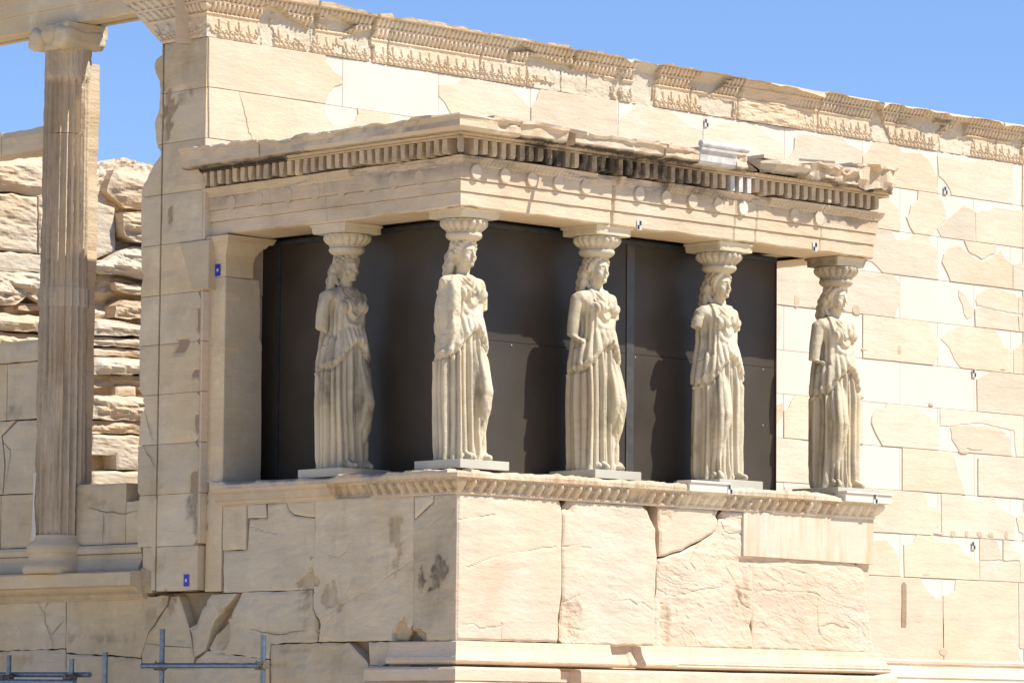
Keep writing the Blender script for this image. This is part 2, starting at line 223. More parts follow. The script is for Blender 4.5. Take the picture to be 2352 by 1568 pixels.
# losses and stains of the masonry: centre u, v, half sizes, warmth, grime, depth lost
STW = [(4.312, 7.773, .07, .26, .3, .75, .02), (4.06, 7.97, .10, .07, 0, .45, 0), (3.72, 5.62, .06, .16, 1.6, .15, .03), (4.02, 5.405, .09, .07, .4, .5, .02), (3.71, 5.14, .10, .17, 1.7, .15, .035),
       (3.72, 4.60, .06, .13, 1.8, .2, .03), (3.75, 4.02, .10, .10, 1.4, .2, .03), (3.80, 3.74, .10, .16, -.2, .6, .01), (4.38, 3.2, .10, .12, .9, .25, .0), (4.25, 6.75, .04, .09, .8, .35, .03), (4.10, 6.80, .07, .10, -.4, .0, -.006),
       (.66, 2.47, .16, .13, 1.9, .12, .05), (.327, 3.02, .15, .20, .1, .62, .0), (1.83, 2.85, .14, .12, .2, .30, .012), (2.12, 3.05, .12, .16, 1.5, .12, .03), (1.98, 2.60, .05, .22, .4, .3, .05), (.83, 3.35, .10, .22, .6, .28, .006), (1.35, 3.3, .3, .2, -.6, 0, 0),
       (2.17, 2.80, .12, .16, .1, .30, .0), (3.40, 2.68, .08, .22, 1.5, .15, .05), (4.26, 2.85, .07, .10, .8, .4, .03), (3.90, 2.76, .10, .10, .6, .45, .05), (3.72, 2.82, .06, .08, 1.2, .3, .05), (4.53, 2.70, .12, .14, .2, .25, .004), (6.78, 2.28, .2, .09, 1.2, .12, .01),
       (5.4, 2.5, .5, .05, .3, .25, .004), (2.9, 2.2, .4, .03, .2, .3, .004), (2.4, 2.35, .3, .03, .2, .28, .004), (5.5, 3.9, .2, .05, .1, .3, 0), (6.9, 4.9, .2, .06, .1, .35, .004)]
STS = [(1.48, 2.60, .12, .22, .9, .0, .045), (1.45, 3.76, .10, .07, .8, .1, .05), (2.79, 3.72, .12, .12, .6, .0, .06), (3.62, 3.74, .10, .06, .9, .1, .05), (2.83, 2.62, .07, .25, .9, .0, .045), (3.88, 2.85, .07, .12, 1.5, .25, .03), (4.2, 3.30, .4, .03, .6, .15, .02), (3.97, 2.9, .06, .2, .6, .1, .02)]
def stains(pl_is_w, u, v, seed):
    wm = np.zeros(u.shape); gr = np.zeros(u.shape); dp = np.zeros(u.shape)
    nz = (.62 if pl_is_w else .25) * fbm(u * 8, v * 7, 0, 500, 5)
    for a, b, ru, rv, w_, g_, d_ in (STW if pl_is_w else STS):
        q = 1.15 - np.sqrt(((u - a) / ru) ** 2 + ((v - b) / rv) ** 2) * .75 + nz
        m = sm(.38, .62, q) if pl_is_w else sm(.1, 1.0, q + .1)
        wm += w_ * m; gr += g_ * m; dp += d_ * m
    return wm, gr, dp
def rough_slab(mb, poly, pl, front, thick, res=0.03, amp=0.012, bev=0.012, tint=(1, 0, 0), seed=0, sx=1.0, sz=2.2, ledge=0.0, cracks=()):
    """like slab, with a worn, displaced face: a grid clipped to the outline"""
    if area(poly) < 0: poly = poly[::-1]
    bm = bmesh.new()
    vs = [bm.verts.new((p[0], p[1], 0)) for p in poly]
    try: fc = bm.faces.new(vs)
    except Exception: bm.free(); return
    xs = [p[0] for p in poly]; zs = [p[1] for p in poly]
    def cut(co, no):
        bmesh.ops.bisect_plane(bm, geom=bm.verts[:] + bm.edges[:] + bm.faces[:], plane_co=co, plane_no=no, dist=1e-5)
    x = min(xs) + res
    while x < max(xs) - res * .4:
        cut((x, 0, 0), (1, 0, 0)); x += res
    z = min(zs) + res
    while z < max(zs) - res * .4:
        cut((0, z, 0), (0, 1, 0)); z += res
    bm.verts.ensure_lookup_table()
    co = np.array([v.co[:2] for v in bm.verts])
    isb = np.array([v.is_boundary for v in bm.verts])
    bco = np.array(poly)
    A = bco; B = np.roll(bco, -1, 0)
    AB = B - A
    t = np.clip(((co[:, None, :] - A) * AB).sum(2) / ((AB ** 2).sum(1) + 1e-9), 0, 1)
    dist = np.sqrt((((A + t[..., None] * AB) - co[:, None, :]) ** 2).sum(2)).min(1)
    u, v = co[:, 0], co[:, 1]
    n1 = fbm(u * 2.2 * sx + v * .5, v * 2.2 * sz, 0, seed, 5)
    n2 = np.abs(fbm(u * 4 * sx, v * 5 * sz + u * 1.2, 3.3, seed + 5, 4))
    h = amp * (n1 * 0.9 - n2 * 1.1 + 0.3)
    if ledge: # stepped flaking
        st = fbm(u * 1.3, v * 3.2 + u * .6, 7.7, seed + 9, 4)
        h = h - ledge * (np.floor(st * 4) / 4 + 0.5)
    for cr in cracks:
        c0 = np.array(cr[:-1]); c1 = np.array(cr[1:]); CC = c1 - c0
        wob = np.stack([.010 * vn(v * 9, u * 9, 1, seed), .014 * vn(u * 9, v * 9, 2, seed)], 1)
        cw = co + wob
        tt = np.clip(((cw[:, None, :] - c0) * CC).sum(2) / ((CC ** 2).sum(1) + 1e-9), 0, 1)
        dc = np.sqrt((((c0 + tt[..., None] * CC) - cw[:, None, :]) ** 2).sum(2)).min(1)
        h = h - .016 * (.5 + .5 * vn(u * 5, v * 5, 4, seed)) * np.exp(-(dc / (.005 + res * .28)) ** 2)
    rim = sm(0, bev * 2.5, dist)
    d = front + h * (0.35 + 0.65 * rim) - bev * 1.3 * (1 - rim)
    isw = abs(pl(0, 0, 1)[0] - pl(0, 0, 0)[0]) > .5
    wm_, gr_, dp_ = stains(isw, u, v, seed)
    if front > .05: wm_ = wm_ * 0; gr_ = gr_ * 0; dp_ = dp_ * 0
    d = d - dp_ * (.8 + .5 * n1)
    gx = .16 * sm(.3, 1.0, fbm(u * 1.7, v * 1.4, 5.5, 77, 5)) + .10 * sm(.2, .8, fbm(u * 5, v * 1.2, 8.5, 78, 4))
    TT = np.stack([tint[0] + 0 * u + .04 * n1, tint[1] + wm_ + .5 * fbm(u * 1.1, v * 1.1, 3, 79, 3), np.clip(tint[2] + gr_ + (gx if isw else gx * .3), 0, .9)], 1).tolist()
    base = len(bm.verts)
    idx = {vv: i for i, vv in enumerate(bm.verts)}
    V = [pl(co[i, 0], co[i, 1], d[i]) for i in range(base)]
    F = [[idx[q] for q in f.verts] for f in bm.faces]
    bl = [e for e in bm.edges if e.is_boundary]
    extra = {}
    for e in bl:
        q = [idx[w] for w in e.verts]
        for w in q:
            if w not in extra:
                extra[w] = len(V); V.append(pl(co[w, 0], co[w, 1], front - thick)); TT.append(TT[w])
        F.append([q[0], q[1], extra[q[1]], extra[q[0]]])
    bm.free()
    mb.add(V, F, TT, False)

def sweep_path(pts, step):
    """pts = corner points of an outline walked with the outside on the right; returns x, y, nx, ny, s"""
    X, Y, NX, NY, S = [], [], [], [], []
    s = 0
    segs = [(Vector(a), Vector(b)) for a, b in zip(pts, pts[1:])]
    nr = [Vector(((b - a).y, -(b - a).x)).normalized() for a, b in segs]
    for k, (a, b) in enumerate(segs):
        L = (b - a).length
        n = max(2, int(round(L / step)))
        for i in range(0 if k == 0 else 1, n + 1):
            p = a.lerp(b, i / n)
            nn = nr[k]
            if i == n and k + 1 < len(segs): nn = nr[k] + nr[k + 1]
            X.append(p.x); Y.append(p.y); NX.append(nn.x); NY.append(nn.y); S.append(s + L * i / n)
        s += L
    return [np.array(q) for q in (X, Y, NX, NY, S)]

def sweep(mb, path, rows, tint=None, smooth=False, cap=True):
    """rows: list of (z, d) scalars or arrays along the path, bottom to top"""
    X, Y, NX, NY, S = path
    P = np.zeros((len(rows), len(X), 3))
    for i, (z, d) in enumerate(rows):
        P[i, :, 0] = X + NX * d; P[i, :, 1] = Y + NY * d; P[i, :, 2] = z
    T = None
    if tint is not None:
        T = np.zeros(P.shape)
        for i in range(len(rows)):
            tt = tint(i, S) if callable(tint) else tint
            for c in range(3): T[i, :, c] = tt[c]
    mb.grid(P, T, smooth)
    if cap:
        for j in (0, -1):
            b = P[:, j, :].tolist()
            mb.add(b, [list(range(len(b)))], T[0, j].tolist() if T is not None else (1, 0, 0))

def tube(mb, pts, r, n=10, tint=(1, 0, 0), caps=True):
    pts = [Vector(p) for p in pts]
    rs = r if hasattr(r, '__len__') else [r] * len(pts)
    R = []
    for i, p in enumerate(pts):
        d = (pts[min(i + 1, len(pts) - 1)] - pts[max(i - 1, 0)]).normalized()
        a = d.cross(Vector((0, 0, 1)) if abs(d.z) < 0.9 else Vector((1, 0, 0))).normalized()
        b = d.cross(a)
        R.append([tuple(p + (a * math.cos(t) + b * math.sin(t)) * rs[i]) for t in [2 * math.pi * k / n for k in range(n)]])
    mb.grid(np.array(R), None, True, closed=True)
    if caps:
        mb.add(R[0], [list(range(n))[::-1]], tint); mb.add(R[-1], [list(range(n))], tint)

def lathe(mb, prof, cx, cy, n=48, mod=None, tint=(1, 0, 0)):
    th = np.linspace(0, 2 * np.pi, n, endpoint=False)
    P = np.zeros((len(prof), n, 3))
    for i, (z, r) in enumerate(prof):
        rr = r + (mod(th, z) if mod else 0)
        P[i, :, 0] = cx + rr * np.cos(th); P[i, :, 1] = cy + rr * np.sin(th); P[i, :, 2] = z
    mb.grid(P, np.broadcast_to(np.array(tint, float), P.shape), True, closed=True)
    for j in (0, -1):
        b = P[j].tolist(); mb.add(b, [list(range(n))], tint)

# ------------------------------------------------------------------ materials
def nd(nt, t, **kw):
    n = nt.nodes.new(t)
    for k, v in kw.items():
        if k == 'op': n.operation = v
        elif k == 'bt': n.blend_type = v; n.data_type = 'RGBA' if hasattr(n, 'data_type') else n.data_type
        else: setattr(n, k, v)
    return n

def marble(name, c1, c2, vein=(.42, .30, .18), vein_amt=.35, grime=(.062, .048, .035), rough=.8, bump=.35, fine=18, streak=7.0, patch=.35, tilt=.06, brightvar=.12, pits=.0, coarse=.0, vstreak=0.0):
    m = bpy.data.materials.new(name); m.use_nodes = True
    nt = m.node_tree; nt.nodes.clear(); L = nt.links
    out = nd(nt, 'ShaderNodeOutputMaterial'); bs = nd(nt, 'ShaderNodeBsdfPrincipled')
    L.new(bs.outputs[0], out.inputs[0])
    bs.inputs['Roughness'].default_value = rough
    bs.inputs['Specular IOR Level'].default_value = .25
    geo = nd(nt, 'ShaderNodeNewGeometry')
    def noise(scale, sc=(1, 1, 1), rot=(0, 0, 0), detail=5, dist=0.0, rg=.55):
        mp = nd(nt, 'ShaderNodeMapping'); mp.inputs['Scale'].default_value = sc; mp.inputs['Rotation'].default_value = rot
        L.new(geo.outputs['Position'], mp.inputs['Vector'])
        n = nd(nt, 'ShaderNodeTexNoise'); n.inputs['Scale'].default_value = scale; n.inputs['Detail'].default_value = detail
        n.inputs['Distortion'].default_value = dist; n.inputs['Roughness'].default_value = rg
        L.new(mp.outputs[0], n.inputs['Vector']); return n.outputs['Fac']
    def ramp(src, a, b):
        r = nd(nt, 'ShaderNodeMapRange'); r.inputs[1].default_value = a; r.inputs[2].default_value = b
        L.new(src, r.inputs[0]); return r.outputs[0]
    def math_(op, a, b):
        n = nd(nt, 'ShaderNodeMath', op=op)
        for i, q in enumerate((a, b)):
            if isinstance(q, (int, float)): n.inputs[i].default_value = q
            else: L.new(q, n.inputs[i])
        return n.outputs[0]
    def mix(f, a, b, bt='MIX'):
        n = nd(nt, 'ShaderNodeMix', data_type='RGBA', blend_type=bt)
        for i, q in ((0, f), (6, a), (7, b)):
            if isinstance(q, (int, float)): n.inputs[i].default_value = q
            elif isinstance(q, tuple): n.inputs[i].default_value = (*q, 1)
            else: L.new(q, n.inputs[i])
        return n.outputs[2]
    att = nd(nt, 'ShaderNodeAttribute', attribute_name='tint')
    sep = nd(nt, 'ShaderNodeSeparateColor'); L.new(att.outputs['Color'], sep.inputs[0])
    big = noise(.9, (1, 1, 1.3), detail=6)
    st = noise(2.2, (.45, .45, streak), (tilt, tilt, 0), detail=6, dist=.4)
    st2 = noise(5, (.35, .35, streak * 1.6), (tilt * 1.3, -tilt, 0), detail=4, dist=.8)
    f1 = math_('ADD', ramp(big, .35, .68), sep.outputs[1])
    f1 = math_('MULTIPLY', f1, 1.0)
    cl = nd(nt, 'ShaderNodeClamp'); L.new(f1, cl.inputs[0])
    col = mix(cl.outputs[0], c1, c2)
    v = math_('MULTIPLY', ramp(st, .52, .75), vein_amt)
    col = mix(v, col, vein)
    v2 = math_('MULTIPLY', ramp(st2, .60, .72), vein_amt * .8)
    col = mix(v2, col, tuple(q * .7 for q in vein))
    if vstreak:
        vs = noise(3.2, (2.0, 2.0, .25), detail=4)
        col = mix(math_('MULTIPLY', ramp(vs, .48, .7), vstreak), col, vein)
    # blotches: lighter worn patches and grey stains
    bl = noise(4.5, detail=8, rg=.65)
    col = mix(math_('MULTIPLY', ramp(bl, .56, .72), patch), col, tuple(min(.85, q * 1.22) for q in c1))
    gr = noise(2.7, (1, 1, .7), detail=8, rg=.7)
    col = mix(math_('MULTIPLY', ramp(gr, .55, .8), patch * .8), col, (.30, .25, .195))
    if pits:
        pt = noise(14, detail=6, rg=.75)
        col = mix(math_('MULTIPLY', ramp(pt, .60, .78), pits), col, (.12, .095, .07))
    # tint attribute
    br = noise(1.6, detail=3)
    brm = ramp(br, .3, .7)
    bv = math_('ADD', math_('MULTIPLY', brm, brightvar), 1 - brightvar / 2)
    bv = math_('MULTIPLY', bv, sep.outputs[0])
    cm = nd(nt, 'ShaderNodeCombineColor')
    for i in range(3): L.new(bv, cm.inputs[i])
    col = mix(1.0, col, cm.outputs[0], 'MULTIPLY')
    gn = noise(7, (1, 1, .8), detail=7, rg=.7)
    gf = math_('MULTIPLY', sep.outputs[2], math_('ADD', math_('MULTIPLY', ramp(gn, .3, .62), .75), .35))
    cg = nd(nt, 'ShaderNodeClamp'); L.new(gf, cg.inputs[0])
    col = mix(cg.outputs[0], col, grime)
    L.new(col, bs.inputs['Base Color'])
    # relief
    nb = noise(fine, (1, 1, 1.7), detail=8, rg=.62)
    mid = noise(fine * .22, (.7, .7, 2.4), (tilt, tilt, 0), detail=6, rg=.6)
    hh = math_('ADD', math_('MULTIPLY', nb, .35), math_('MULTIPLY', mid, 1.0))
    if coarse:
        vo = nd(nt, 'ShaderNodeTexVoronoi'); vo.feature = 'DISTANCE_TO_EDGE'; vo.inputs['Scale'].default_value = 2.6
        mp = nd(nt, 'ShaderNodeMapping'); mp.inputs['Scale'].default_value = (1, 1, 1.8)
        nv = nd(nt, 'ShaderNodeTexNoise'); nv.inputs['Scale'].default_value = 2.5; nv.inputs['Detail'].default_value = 5
        L.new(geo.outputs['Position'], nv.inputs['Vector'])
        ad = nd(nt, 'ShaderNodeVectorMath', operation='ADD'); sc_ = nd(nt, 'ShaderNodeVectorMath', operation='SCALE'); sc_.inputs[3].default_value = .8
        L.new(nv.outputs['Color'], sc_.inputs[0]); L.new(geo.outputs['Position'], ad.inputs[0]); L.new(sc_.outputs[0], ad.inputs[1])
        L.new(ad.outputs[0], mp.inputs['Vector']); L.new(mp.outputs[0], vo.inputs['Vector'])
        cr = ramp(vo.outputs['Distance'], 0, .035)
        hh = math_('ADD', hh, math_('MULTIPLY', cr, coarse))
        inv = math_('SUBTRACT', 1.0, cr)
        ck = mix(math_('MULTIPLY', inv, min(.45, coarse * .6)), col, tuple(q * .45 for q in vein))
        L.new(ck, bs.inputs['Base Color'])
    bp = nd(nt, 'ShaderNodeBump'); bp.inputs['Strength'].default_value = bump; bp.inputs['Distance'].default_value = .03
    L.new(hh, bp.inputs['Height']); L.new(bp.outputs[0], bs.inputs['Normal'])
    return m

def plain(name, c, rough=.6, metal=0.0, bump=0.0, var=.15, scale=12, spec=.4):
    m = bpy.data.materials.new(name); m.use_nodes = True
    nt = m.node_tree; nt.nodes.clear(); L = nt.links
    out = nd(nt, 'ShaderNodeOutputMaterial'); bs = nd(nt, 'ShaderNodeBsdfPrincipled'); L.new(bs.outputs[0], out.inputs[0])
    bs.inputs['Roughness'].default_value = rough; bs.inputs['Metallic'].default_value = metal
    bs.inputs['Specular IOR Level'].default_value = spec
    geo = nd(nt, 'ShaderNodeNewGeometry')
    n = nd(nt, 'ShaderNodeTexNoise'); n.inputs['Scale'].default_value = scale; n.inputs['Detail'].default_value = 6
    L.new(geo.outputs['Position'], n.inputs['Vector'])
    mx = nd(nt, 'ShaderNodeMix', data_type='RGBA')
    mr = nd(nt, 'ShaderNodeMapRange'); mr.inputs[1].default_value = .35; mr.inputs[2].default_value = .65
    L.new(n.outputs['Fac'], mr.inputs[0]); L.new(mr.outputs[0], mx.inputs[0])
    mx.inputs[6].default_value = (*[q * (1 - var) for q in c], 1); mx.inputs[7].default_value = (*[min(1, q * (1 + var)) for q in c], 1)
    L.new(mx.outputs[2], bs.inputs['Base Color'])
    if bump:
        bp = nd(nt, 'ShaderNodeBump'); bp.inputs['Strength'].default_value = bump; bp.inputs['Distance'].default_value = .02
        L.new(n.outputs['Fac'], bp.inputs['Height']); L.new(bp.outputs[0], bs.inputs['Normal'])
    return m

M_OLD = marble('old_marble', (.575, .502, .378), (.60, .465, .315), vein_amt=.30, patch=.28, bump=.45)
M_NEW = marble('new_marble', (.62, .56, .465), (.62, .55, .44), vein=(.60, .52, .40), vein_amt=.18, patch=.08, bump=.08, brightvar=.05, rough=.7)
M_CARV = marble('carved_marble', (.575, .492, .36), (.58, .445, .29), vein_amt=.25, patch=.35, bump=.5, fine=26)
M_PLAST = marble('mortar_fill', (.54, .48, .37), (.50, .45, .36), vein_amt=.05, patch=.15, bump=.5)
M_WEST = marble('weathered_marble', (.58, .492, .35), (.565, .445, .27), vein_amt=.22, patch=.6, bump=.42, pits=.30, tilt=.1, streak=2.6)
M_POD = marble('podium_marble', (.575, .492, .372), (.60, .455, .31), vein_amt=.28, patch=.30, bump=.5, tilt=.16, pits=.08)
M_STAT = marble('statue_marble', (.60, .52, .37), (.58, .48, .31), vein=(.36, .29, .20), vein_amt=.2, streak=.6, patch=.26, bump=.35, fine=30, pits=.18, brightvar=.2)
M_COLM = marble('column_marble', (.58, .485, .35), (.55, .42, .27), vein=(.17, .12, .08), vein_amt=.15, streak=.6, patch=.4, bump=.6, pits=.1, vstreak=.38)
M_VEIN = marble('veined_slab', (.56, .50, .39), (.56, .465, .325), vein=(.52, .31, .15), vein_amt=.1, patch=.1, bump=.15, vstreak=.8)
M_CEM = marble('cement_slab', (.46, .435, .345), (.44, .41, .32), vein=(.3, .29, .25), vein_amt=.15, patch=.2, bump=.2)
M_JOINT = marble('joint_backing', (.36, .27, .17), (.31, .225, .14), vein_amt=.3, patch=.2, bump=.6)
M_RUIN = marble('eroded_marble', (.60, .505, .365), (.60, .445, .27), vein=(.33, .2, .1), vein_amt=.35, patch=.3, bump=.8, fine=14)
M_GREYW = plain('white_paint', (.50, .475, .42), .6)
M_BLK = plain('black_paint', (.02, .02, .022), .6)
M_BLUE = plain('blue_card', (.035, .03, .42), .5, var=.05)
M_POLE = plain('galvanised_steel', (.17, .21, .25), .42, .75, var=.2, scale=20)
M_CLAMP = plain('rusty_clamp', (.14, .11, .075), .7, .4, var=.4, scale=50)
M_SCREEN = plain('dark_screen', (.056, .045, .033), .36, 0, var=.3, scale=.7, spec=.25)
M_FRAME = plain('screen_frame', (.06, .07, .075), .4, .5)
M_EDGE = plain('screen_edge', (.06, .018, .015), .4)
M_GLASS = plain('glass_strip', (.065, .06, .05), .35, 0, spec=.4)
M_GROUND = marble('bare_rock', (.66, .55, .40), (.60, .49, .34), vein_amt=.2, patch=.4, bump=.8, fine=3)

# ------------------------------------------------------------------ ground
g = MB()
N = 90
xs = np.concatenate([np.linspace(-2500, -60, 12), np.linspace(-50, 60, N), np.linspace(70, 2500, 12)])
X, Y = np.meshgrid(xs, xs)
R2 = np.hypot(X, Y)
H = 0.12 * fbm(X * .3, Y * .3, 0, 3) * (R2 < 400) - 0.1
P = np.stack([X, Y, H], 2)
g.grid(P, None, True)
tag(g.build('ground', M_GROUND, recalc=False), kind='structure')

# ------------------------------------------------------------------ south wall of the temple
YS = 3.70
XW = -0.08
XE = 18.5
sw = thing('temple_wall', 'long sunlit marble ashlar wall patched with white blocks, rising behind the caryatid porch', 'wall', (4, YS, 0))
mb = MB()
mb.box(XW + .012, XE, YS + .03, YS + .62, 2.95, 9.0, (1, 0, .1)); mb.box(.2, XE, YS + .03, YS + .62, 0, 2.95, (1, 0, .1))
mb.build('wall_core', M_JOINT, sw)
mb = MB()
rnd = random.Random(3)
for r in range(1, 12):
    z1, z0 = ROWS[r - 1], ROWS[r]
    js = [.25] + ([1.765 + 1.3665 * k for k in range(13)] if r % 2 else [2.44 + 1.3665 * k for k in range(12)])
    if r == 11: js = [.25] + [.4 + 1.3665 * k + .07 for k in range(13)]
    js = [j for j in js if j < XE - .3] + [XE]
    if r in (6,):
        js = [.25] + [2.44 + 1.3665 * k for k in range(12)] + [XE]
    for a, b in zip(js, js[1:]):
        g_ = .0022
        slab(mb, [(a + (g_ if a > 0 else 0), z0 + g_), (b - g_, z0 + g_), (b - g_, z1 - g_), (a + (g_ if a > 0 else 0), z1 - g_)], SY(YS), rnd.uniform(-.001, .002), .05, .0016,
             (rnd.uniform(.97, 1.03), rnd.uniform(-.2, .2), 0))
mb.build('new_marble_masonry', M_NEW, sw)
mb = MB()
old = [(r, p) for r, p in SURVEY['S']]
# the wall runs on past the picture's edge and behind the porch
for r in range(1, 12):
    off = 13.38 if r % 2 else 12.72
    a = 12.9 if r != 6 else 13.4
    while a < XE - 1.3:
        if rnd.random() < .8: old.append((r, [(a + .02, ROWS[r] + .01), (a + 1.2, ROWS[r] + .01), (a + 1.3, ROWS[r - 1] - .2), (a + 1.1, ROWS[r - 1] - .01), (a + .03, ROWS[r - 1] - .01)]))
        a += 1.3665
for r in range(3, 11):
    old.append((r, [(XW, ROWS[r] + .01), (.42 if r % 2 else 1.08, ROWS[r] + .01), (.42 if r % 2 else 1.08, ROWS[r - 1] - .01), (XW, ROWS[r - 1] - .01)]))
    if r > 2:
        for k in range(5):
            a = (0.45 if r % 2 else 1.1) + 1.3665 * k
            if a + 1.3 < 7.6 and rnd.random() < .85: old.append((r, [(a, ROWS[r] + .01), (a + 1.34, ROWS[r] + .01), (a + 1.34, ROWS[r - 1] - .01), (a, ROWS[r - 1] - .01)]))
for k, (r, p) in enumerate(old):
    z1, z0 = ROWS[r - 1] - .0025, ROWS[r] + .0025
    q = []
    for x, z in p:
        if z > z1 - .05: z = z1
        if z < z0 + .05: z = z0
        if r == 11 and z < z0 + .2: z = z0
        if x > XW + .01 and (not q or (abs(q[-1][0] - x) + abs(q[-1][1] - z)) > .008): q.append((x, z))
        elif x <= XW + .01: q.append((XW - .004, z))
    if len(q) < 3: continue
    keep = lambda a, b: (abs(a.y - b.y) < .012 and (abs(a.y - z1) < .012 or abs(a.y - z0) < .012)) or (abs(a.x - b.x) < .03 and abs(a.y - b.y) > .2)
    q = jagged(q, .06, .0085, keep, k)
    q = [(XW - .004 if x < XW + .02 else x, min(z1, max(z0, z))) for x, z in q]
    slab(mb, q, SY(YS), rnd.uniform(.006, .013), .035, rnd.uniform(.003, .007), (rnd.uniform(.93, 1.06), rnd.uniform(-.5, .5), 0), (.8, .3, .25))
mb.build('old_marble_masonry', M_OLD, sw)
# chipped arrises: deep brown sockets and wedge-shaped losses read as separate broken bits
mb = MB()
def chip(x, z, w, h, sd, d=.012):
    rr = random.Random(sd)
    n = 9
    p = [(x + w / 2 * math.cos(t) * rr.uniform(.75, 1.1), z + h / 2 * math.sin(t) * rr.uniform(.75, 1.1)) for t in [2 * math.pi * i / n for i in range(n)]]
    slab(mb, p, SY(YS), .0145, .03, .012, (.88, 1.2, .06))
for (x, z, w, h) in ((8.80, 5.99 + .55, .12, .16), (9.85, 6.52, .17, .17), (9.1, 6.50, .12, .05), (10.62, 6.10, .1, .14), (12.0, 5.0, .3, .05), (11.60, 3.965, .13, .09), (11.85, 3.97, .1, .1), (12.09, 3.975, .12, .1), (12.31, 3.975, .13, .1), (12.6, 3.98, .1, .13),
                     (10.0, 6.06, .14, .05), (9.92, 5.50, .14, .05), (11.2, 5.49, .1, .06), (11.1, 3.46, .16, .05), (11.8, 4.95, .2, .06), (12.55, 6.0, .13, .05), (11.35, 3.95, .2, .04), (11.42, 2.55, .22, .12)):
    chip(x, z, w, h, int(x * 100))
mb.build('broken_socket', M_OLD, sw)
mb = MB()   # the long vertical cutting near the wall foot
slab(mb, jagged([(10.655, 2.83), (10.74, 2.83), (10.745, 3.33), (10.70, 3.36), (10.66, 3.33)], .1, .006), SY(YS), .0145, .03, .002, (1, 1.0, .0))
mb.build('vertical_slot', M_JOINT, sw)
# moulded foot of the wall and steps under it
mb = MB()
pth = sweep_path([(5.9, YS), (XE, YS)], .05)
S_ = pth[4]
wob = .004 * vn(S_ * 3)
rows = [(0.0, .40), (1.88, .40), (1.885, .36 + wob), (2.10, .35 + wob), (2.105, .16), (2.16, .17 + wob), (2.20, .15 + wob), (2.215, .12), (2.24, .135), (2.26, .12), (2.29, .09), (2.37, .04 + wob), (2.385, .045), (2.40, .055 + wob), (2.43, .06 + wob), (2.445, .045), (2.45, .02), (2.46, .0)]
sweep(mb, pth, rows, lambda i, s: (1 + .03 * vn(s * .8, i), .2 * vn(s, 5.), .05 * (i in (4, 12))))
mb.build('base_moulding', M_OLD, sw)

# carved frieze crowning the wall, turning the corner over the west pier
def band_profile(t):
    xs = [0, .02, .225, .235, .25, .255, .275, .35, .36, .37, .378, .46, .468, .475, .53]
    ds = [.012, .02, .022, .035, .035, .028, .035, .075, .082, .082, .075, .125, .135, .155, .165]
    return np.interp(t, xs, ds)
def frieze_relief(s, t):
    """height of the carving: palmettes and lotus flowers, then two rows of eggs"""
    per = .265
    u = (s / per) % 1.0 - .5
    cell = np.floor(s / (per / 2))
    uu = ((s / (per / 2)) % 1.0 - .5) * (per / 2)
    pal = (cell % 2 == 0)
    v = t - .075
    r = np.hypot(uu, v); a = np.arctan2(uu, v)
    lobes = np.cos(a * np.where(pal, 9, 6)) * sm(.006, .018, r)
    lim = 1 / np.sqrt((np.cos(a) / np.where(pal, .128, .118)) ** 2 + (np.sin(a) / np.where(pal, .060, .042)) ** 2)
    h = .018 * np.clip(lobes + .25, 0, 1) * (r < lim) * (np.abs(a) < 1.55) * (v > -.02)
    for c in (-.033, .033):
        rr = np.hypot(uu - c, t - .048)
        h = np.maximum(h, .017 * np.clip(np.cos(rr * 2 * np.pi / .026), 0, 1) * (rr < .030))
    h = np.where((t > .015) & (t < .21), h, 0)
    e = .062
    def eggs(ph, c, hh, amp):
        x = (((s + ph) / e) % 1.0 - .5) * e
        q = 1 - (x / (e * .38)) ** 2 - ((t - c) / hh) ** 2
        dart = (np.abs(np.abs(x) - e / 2) < .006) * (np.abs(t - c) < hh * .8)
        return amp * np.sqrt(np.clip(q, 0, 1)) - .016 * (q < 0) * (np.abs(t - c) < hh) + .01 * dart
    h = h + eggs(0, .305, .045, .022) + eggs(.02, .415, .045, .022)
    h = h + .006 * (np.abs(t - .243) < .01) * (np.cos(s * 2 * np.pi / .03) > 0)
    return h
mb = MB(); mbp = MB()
pth = sweep_path([(XW, 4.40), (XW, YS), (XE, YS)], .0085)
Xp, Yp, NXp, NYp, Sp = pth
sx = Sp - (4.40 - YS) + XW      # x along the south face (negative on the west return)
ts = np.concatenate([np.arange(0, .475, .0088), [.476, .50, .53]])
Sg, Tg = np.meshgrid(sx, ts)
# where pieces are missing (grey fill shows)
jag = .03 * fbm(Sg * 5, Tg * 9, 0, 21)
brk = np.zeros(Sg.shape)
def lose(x0, x1, t0, t1, soft=.02):
    global brk
    m = (Sg + jag > x0) & (Sg + jag < x1) & (Tg + jag * .7 > t0) & (Tg + jag * .7 < t1)
    brk = np.maximum(brk, m)
def tri(pts):
    global brk
    x, y = Sg + jag * .6, Tg + jag * .6
    ins = np.ones(Sg.shape, bool)
    for (a, b), (c, d) in zip(pts, pts[1:] + pts[:1]):
        ins &= ((c - a) * (y - b) - (d - b) * (x - a)) >= 0
    brk = np.maximum(brk, ins)
lose(.62, .80, .30, .42); lose(.60, .78, -.1, .30); tri([(.78, .22), (1.3, .05), (1.36, .20), (.80, .42)])
tri([(-.12, -.1), (.22, -.1), (.05, .05), (-.12, .12)]); tri([(.35, -.1), (.75, -.1), (.6, .08)])
lose(1.27, 1.34, -.1, .40); tri([(1.35, .30), (1.75, .26), (1.9, .36), (1.5, .43)]); tri([(1.7, .20), (2.1, .12), (2.15, .34), (1.95, .30)])
lose(2.11, 2.16, -.1, .5)
tri([(1.6, .02), (1.75, .03), (1.76, .12), (1.62, .12)])
lose(4.10, 4.16, .22, .36); tri([(4.38, .24), (5.05, .02), (5.1, .30), (4.45, .33)]); lose(4.45, 5.6, .14, .245)
